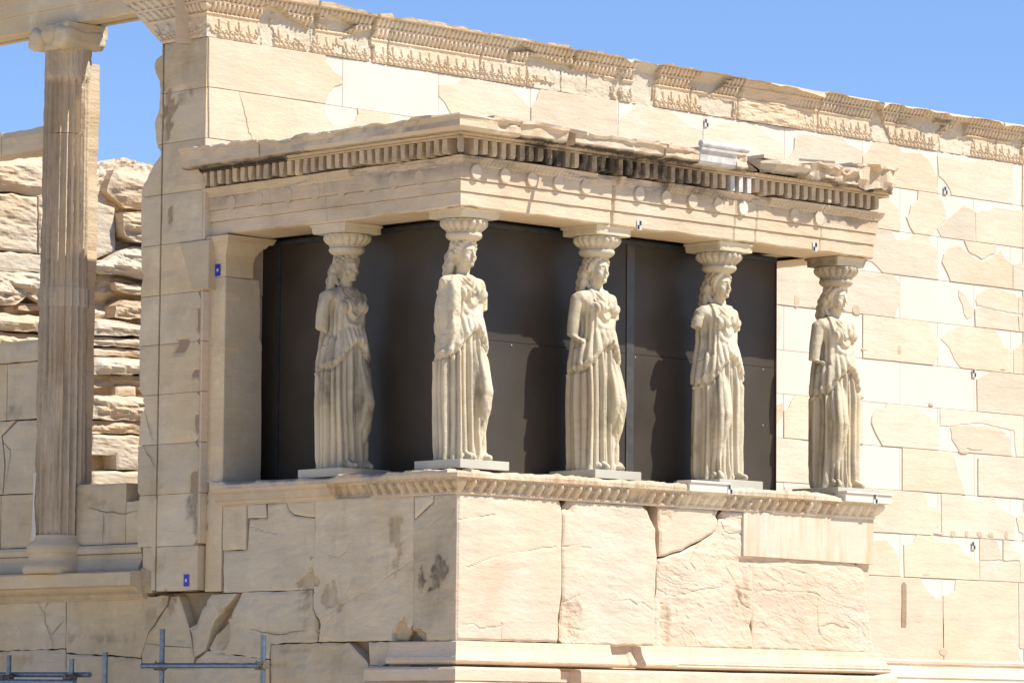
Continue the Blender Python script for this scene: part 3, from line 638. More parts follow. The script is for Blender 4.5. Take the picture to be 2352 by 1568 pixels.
lose(4.52, 5.75, -.1, .075); lose(5.0, 5.72, -.1, .20); lose(5.05, 5.12, .35, .55); tri([(4.1, .36), (4.5, .36), (4.25, .44)])
lose(5.72, 6.35, .16, .21); lose(5.95, 6.40, .42, .55); lose(6.05, 6.38, .0, .55); lose(6.2, 6.42, -.1, .5); lose(5.80, 5.87, -.1, .3)
tri([(6.9, .30), (7.3, .22), (7.55, .40), (7.2, .5)]); tri([(7.2, .02), (7.7, .0), (7.72, .2), (7.1, .2)]); lose(7.3, 7.6, .42, .46)
tri([(10.13, -.1), (10.5, -.1), (10.16, .5), (10.08, .5)]); tri([(10.5, .30), (11.2, .16), (11.4, .3), (11.0, .36)]); lose(11.55, 11.8, .02, .38); tri([(11.2, .0), (11.9, -.1), (11.95, .2), (11.5, .3)])
lose(11.0, 11.55, .33, .38); lose(12.7, 12.9, .1, .3)
for x in np.arange(13, XE, 1.1): lose(x, x + .3, .1, .5)
worn = sm(7.78, 7.85, Sg) * (1 - sm(9.12, 9.15, Sg)) * (1 - .7 * sm(8.5, 9.1, Sg))
fresh = (Sg > 2.14) & (Sg < 2.36)
prof = band_profile(Tg)
rel = frieze_relief(Sg, Tg)
rel = rel * (.85 + .15 * vn(Sg * 9, Tg * 9, 0, 5)) * (1 - worn * .95)
d = prof + rel + .0015 * fbm(Sg * 20, Tg * 20, 0, 8) + worn * (.02 * fbm(Sg * 3, Tg * 12, 0, 9) + .015)
for jx in (.635, 1.30, 2.12, 2.38, 3.72, 4.42, 4.95, 5.35, 5.79, 6.42, 7.0, 7.78, 9.15, 10.12, 10.55, 11.0, 11.35, 11.8, 12.4, 12.85):
    d = d - .03 * np.exp(-((Sg - jx) / .010) ** 2)
back = .004 + .012 * fbm(Sg * 6, Tg * 6, 0, 10) + .10 * sm(.36, .5, Tg)
back = np.minimum(back, d)
d = np.where(brk > 0, back, d)
rg = brk * .0 + .006 * np.clip(fbm(Sg * 8, Tg * 14, 0, 31), -1, 0)
d = d + rg * (1 - brk)
zt = 8.55 + Tg
topz = np.interp(sx, [-1, .5, 1.3, 1.5, 2.0, 2.3, 2.35, 2.6, 3.7, 4.5, 4.94, 4.97, 5.78, 5.9, 6.0, 6.4, 6.43, 7.5, 7.78, 7.8, 8.5, 8.9, 9.12, 9.14, 9.2, 10.08, 10.12, 10.16, 10.25, 10.5, 10.55, 11.3, 11.4, 12.3, 12.4, 12.7, 13, 20],
                 [9.08, 9.09, 9.07, 9.07, 9.05, 9.06, 9.02, 9.06, 9.045, 9.04, 9.05, 9.03, 9.04, 8.97, 9.03, 9.0, 9.03, 9.015, 9.02, 9.0, 8.99, 8.96, 8.93, 8.96, 9.02, 9.0, 8.96, 8.93, 9.0, 9.01, 8.98, 9.0, 8.97, 9.0, 8.95, 9.0, 9.0, 9.0]) + .010 * vn(sx * 9) + .012 * np.clip(vn(sx * 2.5, 7), -1, .3)
k = (topz - 8.55) / .53
zt = 8.55 + np.where(Tg > .46, .46 + (Tg - .46) * ((topz - 8.55 - .46) / .07)[None, :], Tg)
flare = np.where(Yp > 3.95, (Yp - 3.95) / .45, 0)[None, :] * .48 * (np.clip(Tg, 0, .45) / .45) ** 1.3
P = np.stack([Xp[None, :] + NXp[None, :] * d, Yp[None, :] + NYp[None, :] * d + flare, zt], 2)
grime = np.clip(.25 * (Tg > .25) * (1 - brk) * sm(-.2, .8, fbm(Sg * 2, Tg * 3, 0, 44)) + .18 * (rel < .002) * (Tg > .25), 0, .5)
T = np.stack([1.04 + .06 * vn(Sg * 1.2, Tg * 3, 0, 3) + .18 * fresh, -.1 + .4 * vn(Sg, Tg, 0, 4) + .5 * (rel < .001), grime * .25], 2)
T[brk > 0] = (.96, -.6, .02)
# ledge behind the crown
top = P[-1:].copy(); top[..., 1] = np.where(sx[None, :] > XW, YS + .3, top[..., 1]); top[..., 0] = np.where(sx[None, :] > XW, top[..., 0], .5)
bk = top.copy(); bk[..., 2] = 8.5
P = np.concatenate([P, top, bk], 0); T = np.concatenate([T, T[-1:], T[-1:]], 0)
T[:, :, 2] = np.clip(T[:, :, 2], 0, .6)
mb.grid(P, T, False)
b = P[:, 0, :].tolist(); mb.add(b, [list(range(len(b)))], (1, 0, 0))
mb.build('carved_frieze', M_CARV, sw, recalc=False)

# ------------------------------------------------------------------ west side of the temple
ww = thing('temple_wall', 'shaded west end of the temple: tall ashlar pier with ragged broken edge, ledge and low walls', 'wall', (0, 4.5, 0))
pl = SURVEY['pier']
def pier_edge(z):
    best = None
    for (a, b), (c, d) in zip(pl, pl[1:]):
        if min(b, d) <= z <= max(b, d) and abs(b - d) > 1e-6:
            y = a + (c - a) * (z - b) / (d - b)
            best = y if best is None else max(best, y)
    return best if best is not None else 4.68
mb = MB()
zr = [8.55, 8.035, 7.515, 6.993, 6.478, 5.96, 5.455, 4.945, 4.437, 3.926, 3.40]
for i in range(10):
    z1, z0 = zr[i] - .003, zr[i + 1] + .003
    tn = (rnd.uniform(.92, 1.05), rnd.uniform(-.4, .4), rnd.uniform(0, .12))
    yr = [3.70, 3.74 if i in (5, 6) else 3.705]
    right = [(3.703, z0), (4.376, z0), (4.376, z1), (3.703, z1)]
    if i >= 4: # arris bitten away beside the pilaster
        right = [(3.703, z0 + .12 * rnd.random()), (3.80, z0), (4.376, z0), (4.376, z1), (3.78, z1), (3.703, z1 - .16 * rnd.random())]
    rough_slab(mb, jagged(right, .12, .003, lambda a, b: True, i), WX(XW), 0.0, .70, .06, .006, .004, tn, i)
    zs = np.arange(z0, z1, .045).tolist() + [z1]
    left = [(4.404, z0)] + [(max(4.415, pier_edge(z)) + rnd.uniform(-.006, .006), z) for z in zs] + [(4.404, z1)]
    tn2 = (tn[0] * rnd.uniform(.97, 1.02), tn[1], tn[2])
    rough_slab(mb, left, WX(XW), 0.0, .66, .06, .006, .004, tn2, i + 40)
mb.build('pier_masonry', M_WEST, ww)
mb = MB()
mb.box(XW + .02, .5, 3.76, 4.42, 2.95, 8.6, (1, 0, .5))
mb.build('pier_core', M_JOINT, ww)
# odd curved fragment set in the pier beside the pilaster capital
mb = MB()
slab(mb, jagged([(4.06, 6.47), (3.60, 6.47), (3.60, 5.97), (3.86, 5.985), (3.92, 6.15), (4.0, 6.32)], .1, .004), WX(XW), .016, .25, .006, (.95, .2, .15))
mb.build('inserted_block', M_WEST, ww)
mb = MB()
for (y0, y1, z0, z1, x) in ((4.44, 4.62, 3.16, 3.40, -.06), (4.39, 4.45, 2.96, 3.9, XW - .004), (3.72, 4.37, 2.95, 3.395, XW)):
    rough_slab(mb, jagged([(y0, z0), (y1, z0), (y1, z1), (y0, z1)], .1, .004), WX(x), 0, .5, .05, .005, .004, (1, 0, .05), int(y0 * 9))
rough_slab(mb, jagged([(4.46, 2.93), (4.75, 2.95), (4.80, 3.1), (4.62, 3.2), (4.46, 3.15)], .05, .008), WX(XW), -.01, .4, .03, .02, .01, (.8, 1.6, .1), 4)
mb.build('pier_foot', M_WEST, ww)
# big blocks under the ledge
mb = MB()
mb.box(.11, .6, .2, 10.2, 0, 2.93, (1, 0, .3))
mb.build('wall_core', M_JOINT, ww)
for k, p in enumerate(SURVEY['LB']):
    mb = MB()
    p = [(y, min(z, 2.925)) for y, z in p]
    ex = p
    rough_slab(mb, jagged([(min(y, 10.2), z if z > 2.06 else 1.4) for y, z in ex], .08, .007, None, k), WX(0), (.0, .004, .0, .012, .004, -.004, .002, .0, .0, .01)[k], .2, .045, .014, .008,
               (rnd.uniform(.90, 1.0), rnd.uniform(-.3, .5), rnd.uniform(0, .1)), k + 70)
    mb.build('stone_block', M_WEST, ww)
mb = MB()
slab(mb, [(.9, 0), (10.2, 0), (10.2, 1.39), (.9, 1.39)], WX(0), .0, .1, .01, (1, 0, 0))
mb.build('lower_course', M_WEST, ww)
# projecting ledge
mb = MB()
pth = sweep_path([(0, 10.2), (0, 4.62)], .06)
Sx = pth[4]; w1 = .006 * fbm(Sx * 3, 0, 0, 3); bt = .03 * np.clip(vn(Sx * 1.7, 3), -1, 0)
rows = [(2.86, -.3), (2.875, .02), (2.90, .05 + w1), (2.93, .06), (2.955, .10 + w1), (3.0, .15 + bt), (3.012, .20 + w1), (3.02, .215 + bt), (3.145 + w1, .215 + bt), (3.16, .19), (3.165, -.3)]
sweep(mb, pth, rows, lambda i, s: (1 + .05 * vn(s, i), (1.5 if i in (2, 3, 4, 5) else .2) + .3 * vn(s * 2, i), (.22 if i in (2, 3, 4) else 0)))
mb.build('ledge', M_WEST, ww)
# moulded socle and the low walls standing on it
mb = MB()
pth = sweep_path([(.02, 10.2), (.02, 4.72)], .06)
sweep(mb, pth, [(3.15, -.3), (3.155, .04), (3.20, .055), (3.24, .03), (3.30, .0), (3.345, .01), (3.35, -.01), (3.36, .015), (3.41, .025), (3.44, .01), (3.45, -.03), (3.455, -.3)], lambda i, s: (.93, -.3, .08 + .1 * (i in (5, 6))))
mb.build('socle_moulding', M_WEST, ww)
mb = MB()
lw = [[(5.05, 3.455), (5.98, 3.455), (5.98, 4.09), (5.05, 4.08)], [(4.66, 3.455), (5.04, 3.455), (5.04, 3.88), (4.66, 3.90)],
      [(6.2, 3.455), (7.16, 3.455), (7.17, 4.02), (6.2, 4.02)], [(7.175, 3.455), (8.6, 3.455), (8.6, 4.02), (7.18, 4.02)], [(6.2, 4.03), (7.14, 4.03), (7.1, 4.35), (7.16, 4.65), (6.9, 4.80), (6.2, 4.80)],
      [(7.15, 4.03), (8.6, 4.03), (8.6, 4.80), (6.95, 4.81), (7.19, 4.66), (7.13, 4.35)], [(6.2, 4.82), (7.10, 4.82), (7.10, 5.42), (6.2, 5.42)], [(7.11, 4.82), (9.4, 4.82), (9.4, 5.42), (7.11, 5.42)], [(6.2, 5.43), (9.4, 5.43), (9.4, 5.64), (6.9, 5.65), (6.2, 5.65)],
      [(8.61, 3.455), (10.2, 3.455), (10.2, 4.8), (8.61, 4.8)]]
for k, p in enumerate(lw):
    rough_slab(mb, jagged(p, .12, .004, None, k), WX(.05), .04 if k == 8 else 0, .35, .06, .008, .005, (rnd.uniform(.9, 1.02), rnd.uniform(-.3, .3), rnd.uniform(.0, .08)), k + 11)
mb.build('low_wall', M_WEST, ww)

mb = MB()
mbs = MB()
for k, (ax, p) in enumerate(SURVEY['WCR']):
    if k in (1, 4): continue
    rr_ = random.Random(k)
    pts = []
    for a, b in zip(p, p[1:]):
        for t in range(6): pts.append(Vector(a).lerp(Vector(b), t / 6) + Vector((rr_.uniform(-.008, .008), rr_.uniform(-.008, .008))))
    pts.append(Vector(p[-1]))
    n = len(pts)
    w = [(.0028 * math.sin(math.pi * (i + .3) / (n - .4)) + .0008) for i in range(n)]
    L_, R_ = [], []
    for i, q in enumerate(pts):
        d_ = (pts[min(i + 1, n - 1)] - pts[max(i - 1, 0)]).normalized(); nn = Vector((-d_.y, d_.x)) * w[i]
        L_.append(q + nn); R_.append(q - nn)
    for i in range(n - 1):
        Q = [L_[i], L_[i + 1], R_[i + 1], R_[i]]
        if ax == 1: mbs.add([(q.x, YS - .0145, q.y) for q in Q], [(0, 1, 2, 3)], (.7, .3, .3))
        else:
            xo = XW if k < 5 else (0 if k < 10 else .05)
            mb.add([(xo - .009, q.x, q.y) for q in Q], [(0, 1, 2, 3)], (.55, 0, .5))
mb.build('crack', M_JOINT, ww)
mbs.build('crack', M_JOINT, sw)

# ------------------------------------------------------------------ Ionic column of the west front
col = thing('column', 'tall weathered fluted Ionic column standing left of the ragged pier', 'column', (.02, 6.11, 3.2))
CX, CY = .02, 6.11
def shaft(z0, z1, name, mat, r0, r1, seed, wornamt, nz):
    mb = MB()
    th = np.linspace(0, 2 * np.pi, 400, endpoint=False)
    zz = np.linspace(z0, z1, nz)
    TH, ZZ = np.meshgrid(th, zz)
    r = r0 + (r1 - r0) * (ZZ - z0) / max(1e-6, z1 - z0)
    fl = np.abs(np.sin(TH * 10))
    depth = .060 * fl ** .6
    we = sm(.0, .9, fbm(TH * 2.2, ZZ * .9, 0, seed, 4) + wornamt)
    flat = sm(8.30, 8.40, ZZ) if z1 > 8.3 else 0
    depth = depth * (1 - .2 * we) * (1 - flat)
    d = r + .006 - depth + .010 * we * fbm(TH * 14, ZZ * 3, 0, seed + 2, 4) + .004 * fbm(TH * 20, ZZ * 20, 0, seed + 3, 3) - .02 * we * wornamt
    P = np.stack([CX + d * np.cos(TH), CY + d * np.sin(TH), ZZ], 2)
    T = np.stack([1 + 0 * TH, .3 * vn(TH * 3, ZZ, 0, 5), np.clip(.30 * sm(.15, .9, -.75 * np.cos(TH) + .6 * np.sin(TH)) + .35 * (fl > .5) * (.4 + fbm(TH * 3, ZZ * .7, 0, 15)) * sm(8.2, 7.0, ZZ), 0, .5)], 2)  # side turned from the sun painted darker as shade; patchy darkening in the flutes
    if mat is M_NEW: T[..., 2] = 0
    mb.grid(P, T, True, closed=True)
    for j in (0, -1): mb.add(P[j].tolist(), [list(range(400))])
    return mb.build(name, mat, col, recalc=False)
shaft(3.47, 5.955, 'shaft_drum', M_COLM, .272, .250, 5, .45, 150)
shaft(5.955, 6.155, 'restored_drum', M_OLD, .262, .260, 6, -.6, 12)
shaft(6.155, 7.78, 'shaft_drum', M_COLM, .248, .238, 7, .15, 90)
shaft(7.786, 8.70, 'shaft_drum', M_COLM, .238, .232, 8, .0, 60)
mb = MB()
slabp = [(5.955, 3.5)] + [(5.955 + .02 * vn(z * 2.3) + .012 * vn(z * 9, 4), z) for z in np.arange(3.6, 8.6, .09)] + [(6.3, 8.6), (6.3, 3.5)]
pp = [(float(a), float(b)) for a, b in slabp]
slab(mb, pp, WX(.12), 0, .20, .01, (1, .2, 0))
mb.build('attached_strip', M_RUIN, col)
mb = MB()
th = 72
lathe(mb, [(3.16, .35), (3.165, .365), (3.21, .372), (3.25, .36), (3.27, .335), (3.32, .315), (3.37, .32), (3.375, .335), (3.40, .342), (3.44, .336), (3.46, .33), (3.50, .285), (3.56, .272)], CX, CY, 64, lambda t, z: .006 * vn(t * 4, z * 9), (1, .5, .08))
mb.build('base', M_WEST, col, recalc=True)
# white repair at the shaft foot
mb = MB()
for a in np.linspace(3.05, 3.65, 3): pass
P = []
for z, rr, w in ((3.50, .300, .34), (3.60, .283, .30), (3.9, .278, .22), (4.2, .277, .14), (4.22, .265, .13)):
    P.append([(CX + (rr + .004 - .03 * abs(math.sin(t * 10))) * math.cos(t), CY + (rr + .004 - .03 * abs(math.sin(t * 10))) * math.sin(t), z) for t in np.linspace(2.55 - w * 1.2, 2.55 + w * 1.2, 26)])
mb.grid(np.array(P), None, True)
mb.build('white_repair', M_NEW, col, recalc=False)
# capital with worn volutes
mb = MB()
lathe(mb, [(8.66, .232), (8.68, .25), (8.71, .262), (8.74, .25), (8.76, .27), (8.80, .295), (8.86, .30), (8.92, .27)], CX, CY, 48, lambda t, z: .004 * np.cos(t * 20) if z > 8.75 else 0, (1, 0, .1))
mb.build('echinus', M_WEST, col)
for yy in (CY - .21, CY + .21):
    mb = MB()
    prof = [(-.29, .07), (-.28, .12), (-.22, .135), (-.1, .115), (0, .105), (.1, .115), (.2, .13), (.25, .12), (.265, .08)]
    th = np.linspace(0, 2 * np.pi, 40, endpoint=False)
    P = np.zeros((len(prof), 40, 3))
    for i, (dx, rr) in enumerate(prof):
        w = rr * (1 + .06 * np.sin(th * 3 + dx * 9) + .16 * fbm(th * 1.6, dx * 6, yy, 3))
        P[i, :, 0] = CX + dx; P[i, :, 1] = yy + w * np.cos(th); P[i, :, 2] = 8.79 + w * .92 * np.sin(th)
    mb.grid(P, None, True, closed=True)
    for j in (0, -1): mb.add(P[j].tolist(), [list(range(40))])
    mb.build('volute', M_WEST, col)
mb = MB()
rough_slab(mb, jagged([(CY - .30, 8.80), (CY + .30, 8.80), (CY + .31, 8.935), (CY - .31, 8.935)], .06, .006), WX(CX - .27), 0, .56, .04, .015, .02, (1, 0, .05), 5)
mb.build('abacus', M_WEST, col)

# beams above
b1 = thing('stone_beam', 'long marble architrave beam lying on the fluted column, cut by the top left of the view', 'beam', (.2, 7.5, 8.95))
mb = MB()
pth = sweep_path([(XW, 10.2), (XW, 4.90)], .08)
w1 = .005 * fbm(pth[4] * 2, 0, 0, 9)
sweep(mb, pth, [(8.94, -.36), (8.94, -.30), (8.975, -.295), (8.975, -.22), (8.94, -.215), (8.935 + w1, -.02), (8.945, .0 + w1), (9.13, .002), (9.132, .02), (9.32, .022 + w1), (9.325, .04), (9.55, .045), (9.56, -.36)], lambda i, s: (1 + .05 * vn(s, i * .3), .2 * vn(s * .7), .6 if i in (2, 3) else .04))
mb.build('architrave_block', M_WEST, b1)
b2 = thing('stone_beam', 'thin horizontal stone lintel running left from the middle of the fluted column', 'beam', (.2, 7.5, 7.7))
mb = MB()
for (a, b_, s) in ((6.2, 7.36, 1), (7.37, 10.2, 2)):
    rough_slab(mb, jagged([(a, 7.70), (b_, 7.69), (b_, 7.93), (a, 7.945)], .1, .006, None, s), WX(.10), 0, .32, .06, .008, .01, (rnd.uniform(.9, 1), rnd.uniform(-.3, .3), .04), s)
mb.build('lintel_block', M_WEST, b2)

# ruined north wall far behind
nw = thing('ruined_wall', 'sunlit eroded rubble wall seen in the gaps behind the fluted column', 'wall', (6, 14, 0))
mb = MB()
xs = np.arange(0.5, 12.5, .025); zs = np.arange(2.5, 8.95, .025)
Xn, Zn = np.meshgrid(xs, zs)
warp = .10 * fbm(Xn * .9, Zn * .6, 0, 61)
course = .47
zc = (Zn + warp) / course
row = np.floor(zc)
fz = zc - row
fx = (Xn + row * .63 + .25 * vn(Xn * .7, row, 0, 5)) / 1.15
fx = fx - np.floor(fx)
e_z = np.minimum(fz, 1 - fz) * course
e_x = np.minimum(fx, 1 - fx) * 1.15
depth = .22 * sm(0, .14, e_z) * (.5 + .5 * sm(0, .08, e_x))
amp = sm(-.6, .5, fbm(Xn * .8 + row * 2.1, row * 1.7, 0, 66))
lay = np.abs(fbm(Xn * .7, Zn * 5 + Xn * .3, 0, 71, 5))
low = sm(5.35, 5.75, Zn)      # lower blocks are sound, upper ones badly eroded
upp = 1 - sm(7.6, 7.9, Zn)
dd = .5 * low * upp * (depth * (.3 + 1.0 * amp) - .22 * lay) + (1 - upp) * (.03 * np.abs(fbm(Xn * 9, Zn * 9, 0, 73)) + .06 * (Xn > 6.4)) + .012 * fbm(Xn * 8, Zn * 10, 0, 75)
dd = dd - .14 * (e_z < .02) * (1 - low) * .2
for (x, z, w_, h_) in ((7.62, 5.06, .16, .34), (8.35, 5.02, .2, .36)):
    dd = dd - .3 * ((np.abs(Xn - x) < w_) & (np.abs(Zn - z) < h_ / 2))
P = np.stack([Xn, 14 - dd, Zn], 2)
tp = np.interp(xs, [0, 5.5, 5.9, 6.5, 6.9, 7.0, 8.0, 12.5], [9.05, 9.0, 8.93, 8.85, 8.95, 8.97, 8.92, 8.9]) + .02 * vn(xs * 3)
P[:, :, 2] = 2.5 + (Zn - 2.5) * ((tp - 2.5) / (8.925 - 2.5))[None, :]
T = np.stack([1 + .05 * vn(Xn, Zn), 0.3 + .5 * vn(Xn * 1.2, Zn * 2.2, 0, 8), .25 * (lay < .06) * low], 2)
q = P[-1:].copy(); q[..., 1] = 14.7
P = np.concatenate([P, q], 0); T = np.concatenate([T, T[-1:]], 0)
mb.grid(P, T, False)
mb.build('eroded_masonry', M_RUIN, nw, recalc=False)
for k, (p, pr, am, wm) in enumerate(SURVEY['NW']):
    mb = MB()
    if k in (0, 16): am *= .5
    rough_slab(mb, jagged(p, .12, .012, None, k + 5), SY(13.80), pr * .7, .5 + pr, .03, am * .9, .05 if am > .02 else .012, (1.0 if wm < 1 else .92, wm, 0), k + 130, sz=4.0, ledge=am * .45)
    mb.build('stone_block', M_RUIN, nw)
mb = MB(); mb.box(.5, 12.5, 14.32, 14.9, 0, 8.8)
mb.build('wall_core', M_RUIN, nw)

# ------------------------------------------------------------------ porch podium
pod = thing('porch_podium', 'high marble podium of upright slabs carrying the five caryatids', 'podium', (2.96, 1.8, 2.4))
mb = MB()
mb.box(.14, 5.80, .14, YS + .02, 1.0, 3.80, (1, 0, .4))
mb.build('podium_core', M_JOINT, pod)
for k, p in enumerate(SURVEY['PW']):
    mb = MB()
    p = [(y, min(z, 3.80)) for y, z in p]
    p = [(.022 if y < .06 else y, z) for y, z in p]
    rough_slab(mb, jagged(p, .08, .005, None, k), WX(0), (.008, .006, -.002, .008, .004, .008, .010)[k], .2, .018, (.003, .003, .006, .003, .006, .005, .004)[k], .009,
               ((1.02, .98, .97, .98, 1.02, .9, 1.0)[k], (.3, -.1, -.3, .2, -.3, -.2, 0)[k], (.0, 0, .03, 0, .05, .12, 0)[k]), k + 20, cracks=SURVEY['CR'].get('PW%d' % k, ()))
    mb.build('orthostate_slab', M_WEST, pod)
for k, p in enumerate(SURVEY['PS']):
    mb = MB()
    p = [(max(0.0, x), z) for x, z in p]
    p = [(x, min(z, 3.80)) for x, z in p]
    if k in (1, 3, 5): xa, xb = min(q[0] for q in p), max(q[0] for q in p); p = [(min(max(x, xa + .010), xb - .006), z) for x, z in p]
    if k == 1: p = [(max(x, 1.404), z) for x, z in p]
    if k == 4: p = [(3.943, 3.795), (5.925, 3.795), (5.925, 3.325), (3.943, 3.345)]
    elif k == 0: p = [(0.004, 3.80), (1.35, 3.80), (1.388, 3.74), (1.388, 2.9), (1.36, 2.46), (1.33, 2.425), (.004, 2.42)]
    am = (.0025, .004, .002, .007, .0, .006)[k]
    if k == 4: slab(mb, p, SY(0), .004, .2, .004, (1.02, 0, 0))
    else: rough_slab(mb, jagged(p, .07, .004 if k == 0 else .008, None, k), SY(0), (0, -.004, .006, -.01, 0, -.012)[k], .2, .013, am, .010, (1.0, (.2, 0, .3, .1, 0, 0)[k], 0), k + 50, ledge=(0, .004, 0, .016, 0, .014)[k], cracks=SURVEY['CR'].get('PS%d' % k, ()))
    o = mb.build('orthostate_slab', M_VEIN if k == 4 else M_POD, pod)
    if k == 4: o['label'] = 'smooth restored slab with orange vertical veins'
mb = MB()
slab(mb, [(.05, 2.40), (YS, 2.40), (YS, 3.79), (.05, 3.79)], lambda u, v, d: (5.92 + d, u, v), 0, .2, .01)
mb.build('east_face', M_POD, pod)
# crowning moulding with egg and dart
mb = MB()
pth = sweep_path([(0, 3.50), (0, 0), (5.92, 0), (5.92, YS)], .0125)
Xq, Yq, NXq, NYq, Sq = pth
zv = np.array([3.788, 3.80, 3.812, 3.824, 3.836, 3.848, 3.86, 3.872, 3.884, 3.896, 3.908, 3.92, 3.932, 3.944])
bd = np.interp(zv, [3.788, 3.80, 3.815, 3.83, 3.86, 3.90, 3.932, 3.944], [.002, .016, .016, .006, .014, .040, .060, .07])
Sg, Zg = np.meshgrid(Sq, zv)
e = .128
xl = ((Sg / e) % 1 - .5) * e
qv = 1 - (xl / .040) ** 2 - ((Zg - 3.882) / .060) ** 2
egg = .052 * np.sqrt(np.clip(qv, 0, 1)) + .022 * ((np.abs(xl) > .058) & (Zg > 3.84)) + .010 * (np.abs(np.hypot(xl / .9, (Zg - 3.885) / 1.1) - .054) < .006)
eggmask = (Sg > 3.50 - 1.25) * sm(-.75, -.35, fbm(Sg * 1.7, Zg * 3, 0, 91) + .45 * (Sg > 7.5))
plainw = (Sg < 3.50 - 1.75)
bead = .007 * (np.cos(Sg * 2 * np.pi / .04) > 0) * ((Zg > 3.798) & (Zg < 3.826)) * (Sg > 2.3)
chipz = -.05 * np.clip(fbm(Sg * 2.2, Zg * 4, 0, 93) - .65, 0, 1)
chipz = chipz - .05 * ((Sg > 1.78) & (Sg < 2.3))
d = bd[:, None] + egg * eggmask + bead + chipz + .003 * fbm(Sg * 20, Zg * 20, 0, 95)
d = np.where(plainw, np.interp(Zg, [3.788, 3.80, 3.83, 3.835, 3.90, 3.905, 3.944], [.0, .02, .022, .05, .062, .085, .095]), d)
capn = .02 * np.clip(fbm(Sq * 2.5, 0, 0, 97), -1, .2)
capr = .010 * fbm(Sq * 11, 0, 0, 98)
rows = [(zv[i], d[i]) for i in range(len(zv))]
ct = 4.018 + capn * 1.2 + capr - .03 * ((Sq > 3.48 + 0) & (Sq < 3.55)) 
rows += [(3.946, .112 + capr), (3.985, .118 + capr + capn), (ct - .008, .108 + capn * 2 + capr), (ct, .085 + capn * 2), (4.022 + 0 * Sq, -.05), (4.026 + 0 * Sq, -1.0)]
fr = lambda s: ((s > 3.5 + 3.02) & (s < 3.5 + 3.60)) | ((s > 3.5 + 4.86) & (s < 3.5 + 5.03)) | ((s > 3.5 + 5.32) & (s < 3.5 + 6.0))
def tn(i, s):
    f = fr(s)
    return (np.where(f, 1.12, 1 + .05 * vn(s * 1.3)), np.where(f, -1.0, .3 + .4 * vn(s * 2, i * .2)), np.where(f, 0, np.where((i > 3) & (i < 12), .10, 0) + .10 * (s < 3.5) + (.30 * (egg[i] < .012) * (1 - (s < 1.75)) if 4 <= i < 12 else 0)))
sweep(mb, pth, rows, tn, False, True)
mb.build('egg_and_dart_moulding', M_CARV, pod, recalc=False)
# white restored cap stones
for (a, b_) in ((3.02, 3.60), (5.34, 5.93 + .13)):
    mb = MB(); mb.box(a, b_, -.135, .05, 3.952, 4.035, (1.03, 0, 0)); mb.box(a + .004, b_ + (.015 if b_ > 5.5 else 0), -.150, .05, 4.036, 4.06, (1.03, 0, 0))
    mb.build('restored_cap_stone', M_NEW, pod, bevel=.003)
# worn base mouldings
mb = MB()
pth = sweep_path([(0, .88), (0, 0), (5.98, 0), (5.98, YS)], .03)
s_ = pth[4]
cor = np.exp(-((s_ - .88) / .15) ** 2)
gap = ((s_ > .88 + 2.05) & (s_ < .88 + 2.42))
w1 = .010 * fbm(s_ * 3, 0, 0, 31); w2 = .014 * fbm(s_ * 4, 1.5, 0, 32) - .02 * (s_ > 1.9) * (s_ < 3.2)
sharp = (s_ > .88 + 2.9)
g_ = -.10 * gap
zz = [2.188, 2.20, 2.215, 2.23, 2.245, 2.26, 2.275, 2.30, 2.33, 2.36, 2.385, 2.405, 2.414]
dd = [.02, .085, .105, .11, .105, .098, .085, .07, .055, .045, .04, .035, .0]
ripple = [0, 0, 0, -.012, 0, -.012, 0, 0, 0, 0, 0, 0, 0]
rows = [(z + 0 * s_, np.where(s_ < .88, a * .75, a) + w1 + w2 * (0 < i < 12) + ripple[i] * sharp + g_ * (0 < i < 12)) for i, (z, a) in enumerate(zip(zz, dd))]
sweep(mb, pth, [(2.17, -.05)] + rows + [(2.416, -.1)], lambda i, s: (1 + .04 * vn(s, i), .2 + .5 * (gap) + .3 * vn(s * 2, i * .5), .05 * (i < 2)))
mb.build('base_moulding', M_POD, pod, recalc=False)
mb = MB()
pth = sweep_path([(0, 1.15), (0, 0), (6.05, 0), (6.05, YS)], .04)
s_ = pth[4]; w1 = .012 * fbm(s_ * 2.5, 0, 0, 36)
gp = -.12 * ((s_ > 1.15 + 1.27) & (s_ < 1.15 + 1.52))
rows = [(0, .35), (1.0, .35), (1.0, .16), (1.9, .16), (1.93, .15 + w1 + gp), (2.02, .14 + w1 + gp), (2.035, .12 + gp), (2.045, .135 + w1 + gp), (2.145, .13 + w1 + gp), (2.165, .115 + w1 + gp), (2.172, .08), (2.175, -.05)]
sweep(mb, pth, [(z + 0 * s_, a + 0 * s_) for z, a in rows], lambda i, s: (1 + .04 * vn(s, i), .2 + .3 * vn(s * 2, i * .5), 0))
mb.build('stepped_base', M_POD, pod, recalc=False)
mb = MB(); mb.box(.3, 5.6, .3, YS, 3.9, 4.024, (1, 0, .1))
mb.build('floor_slab', M_WEST, pod)

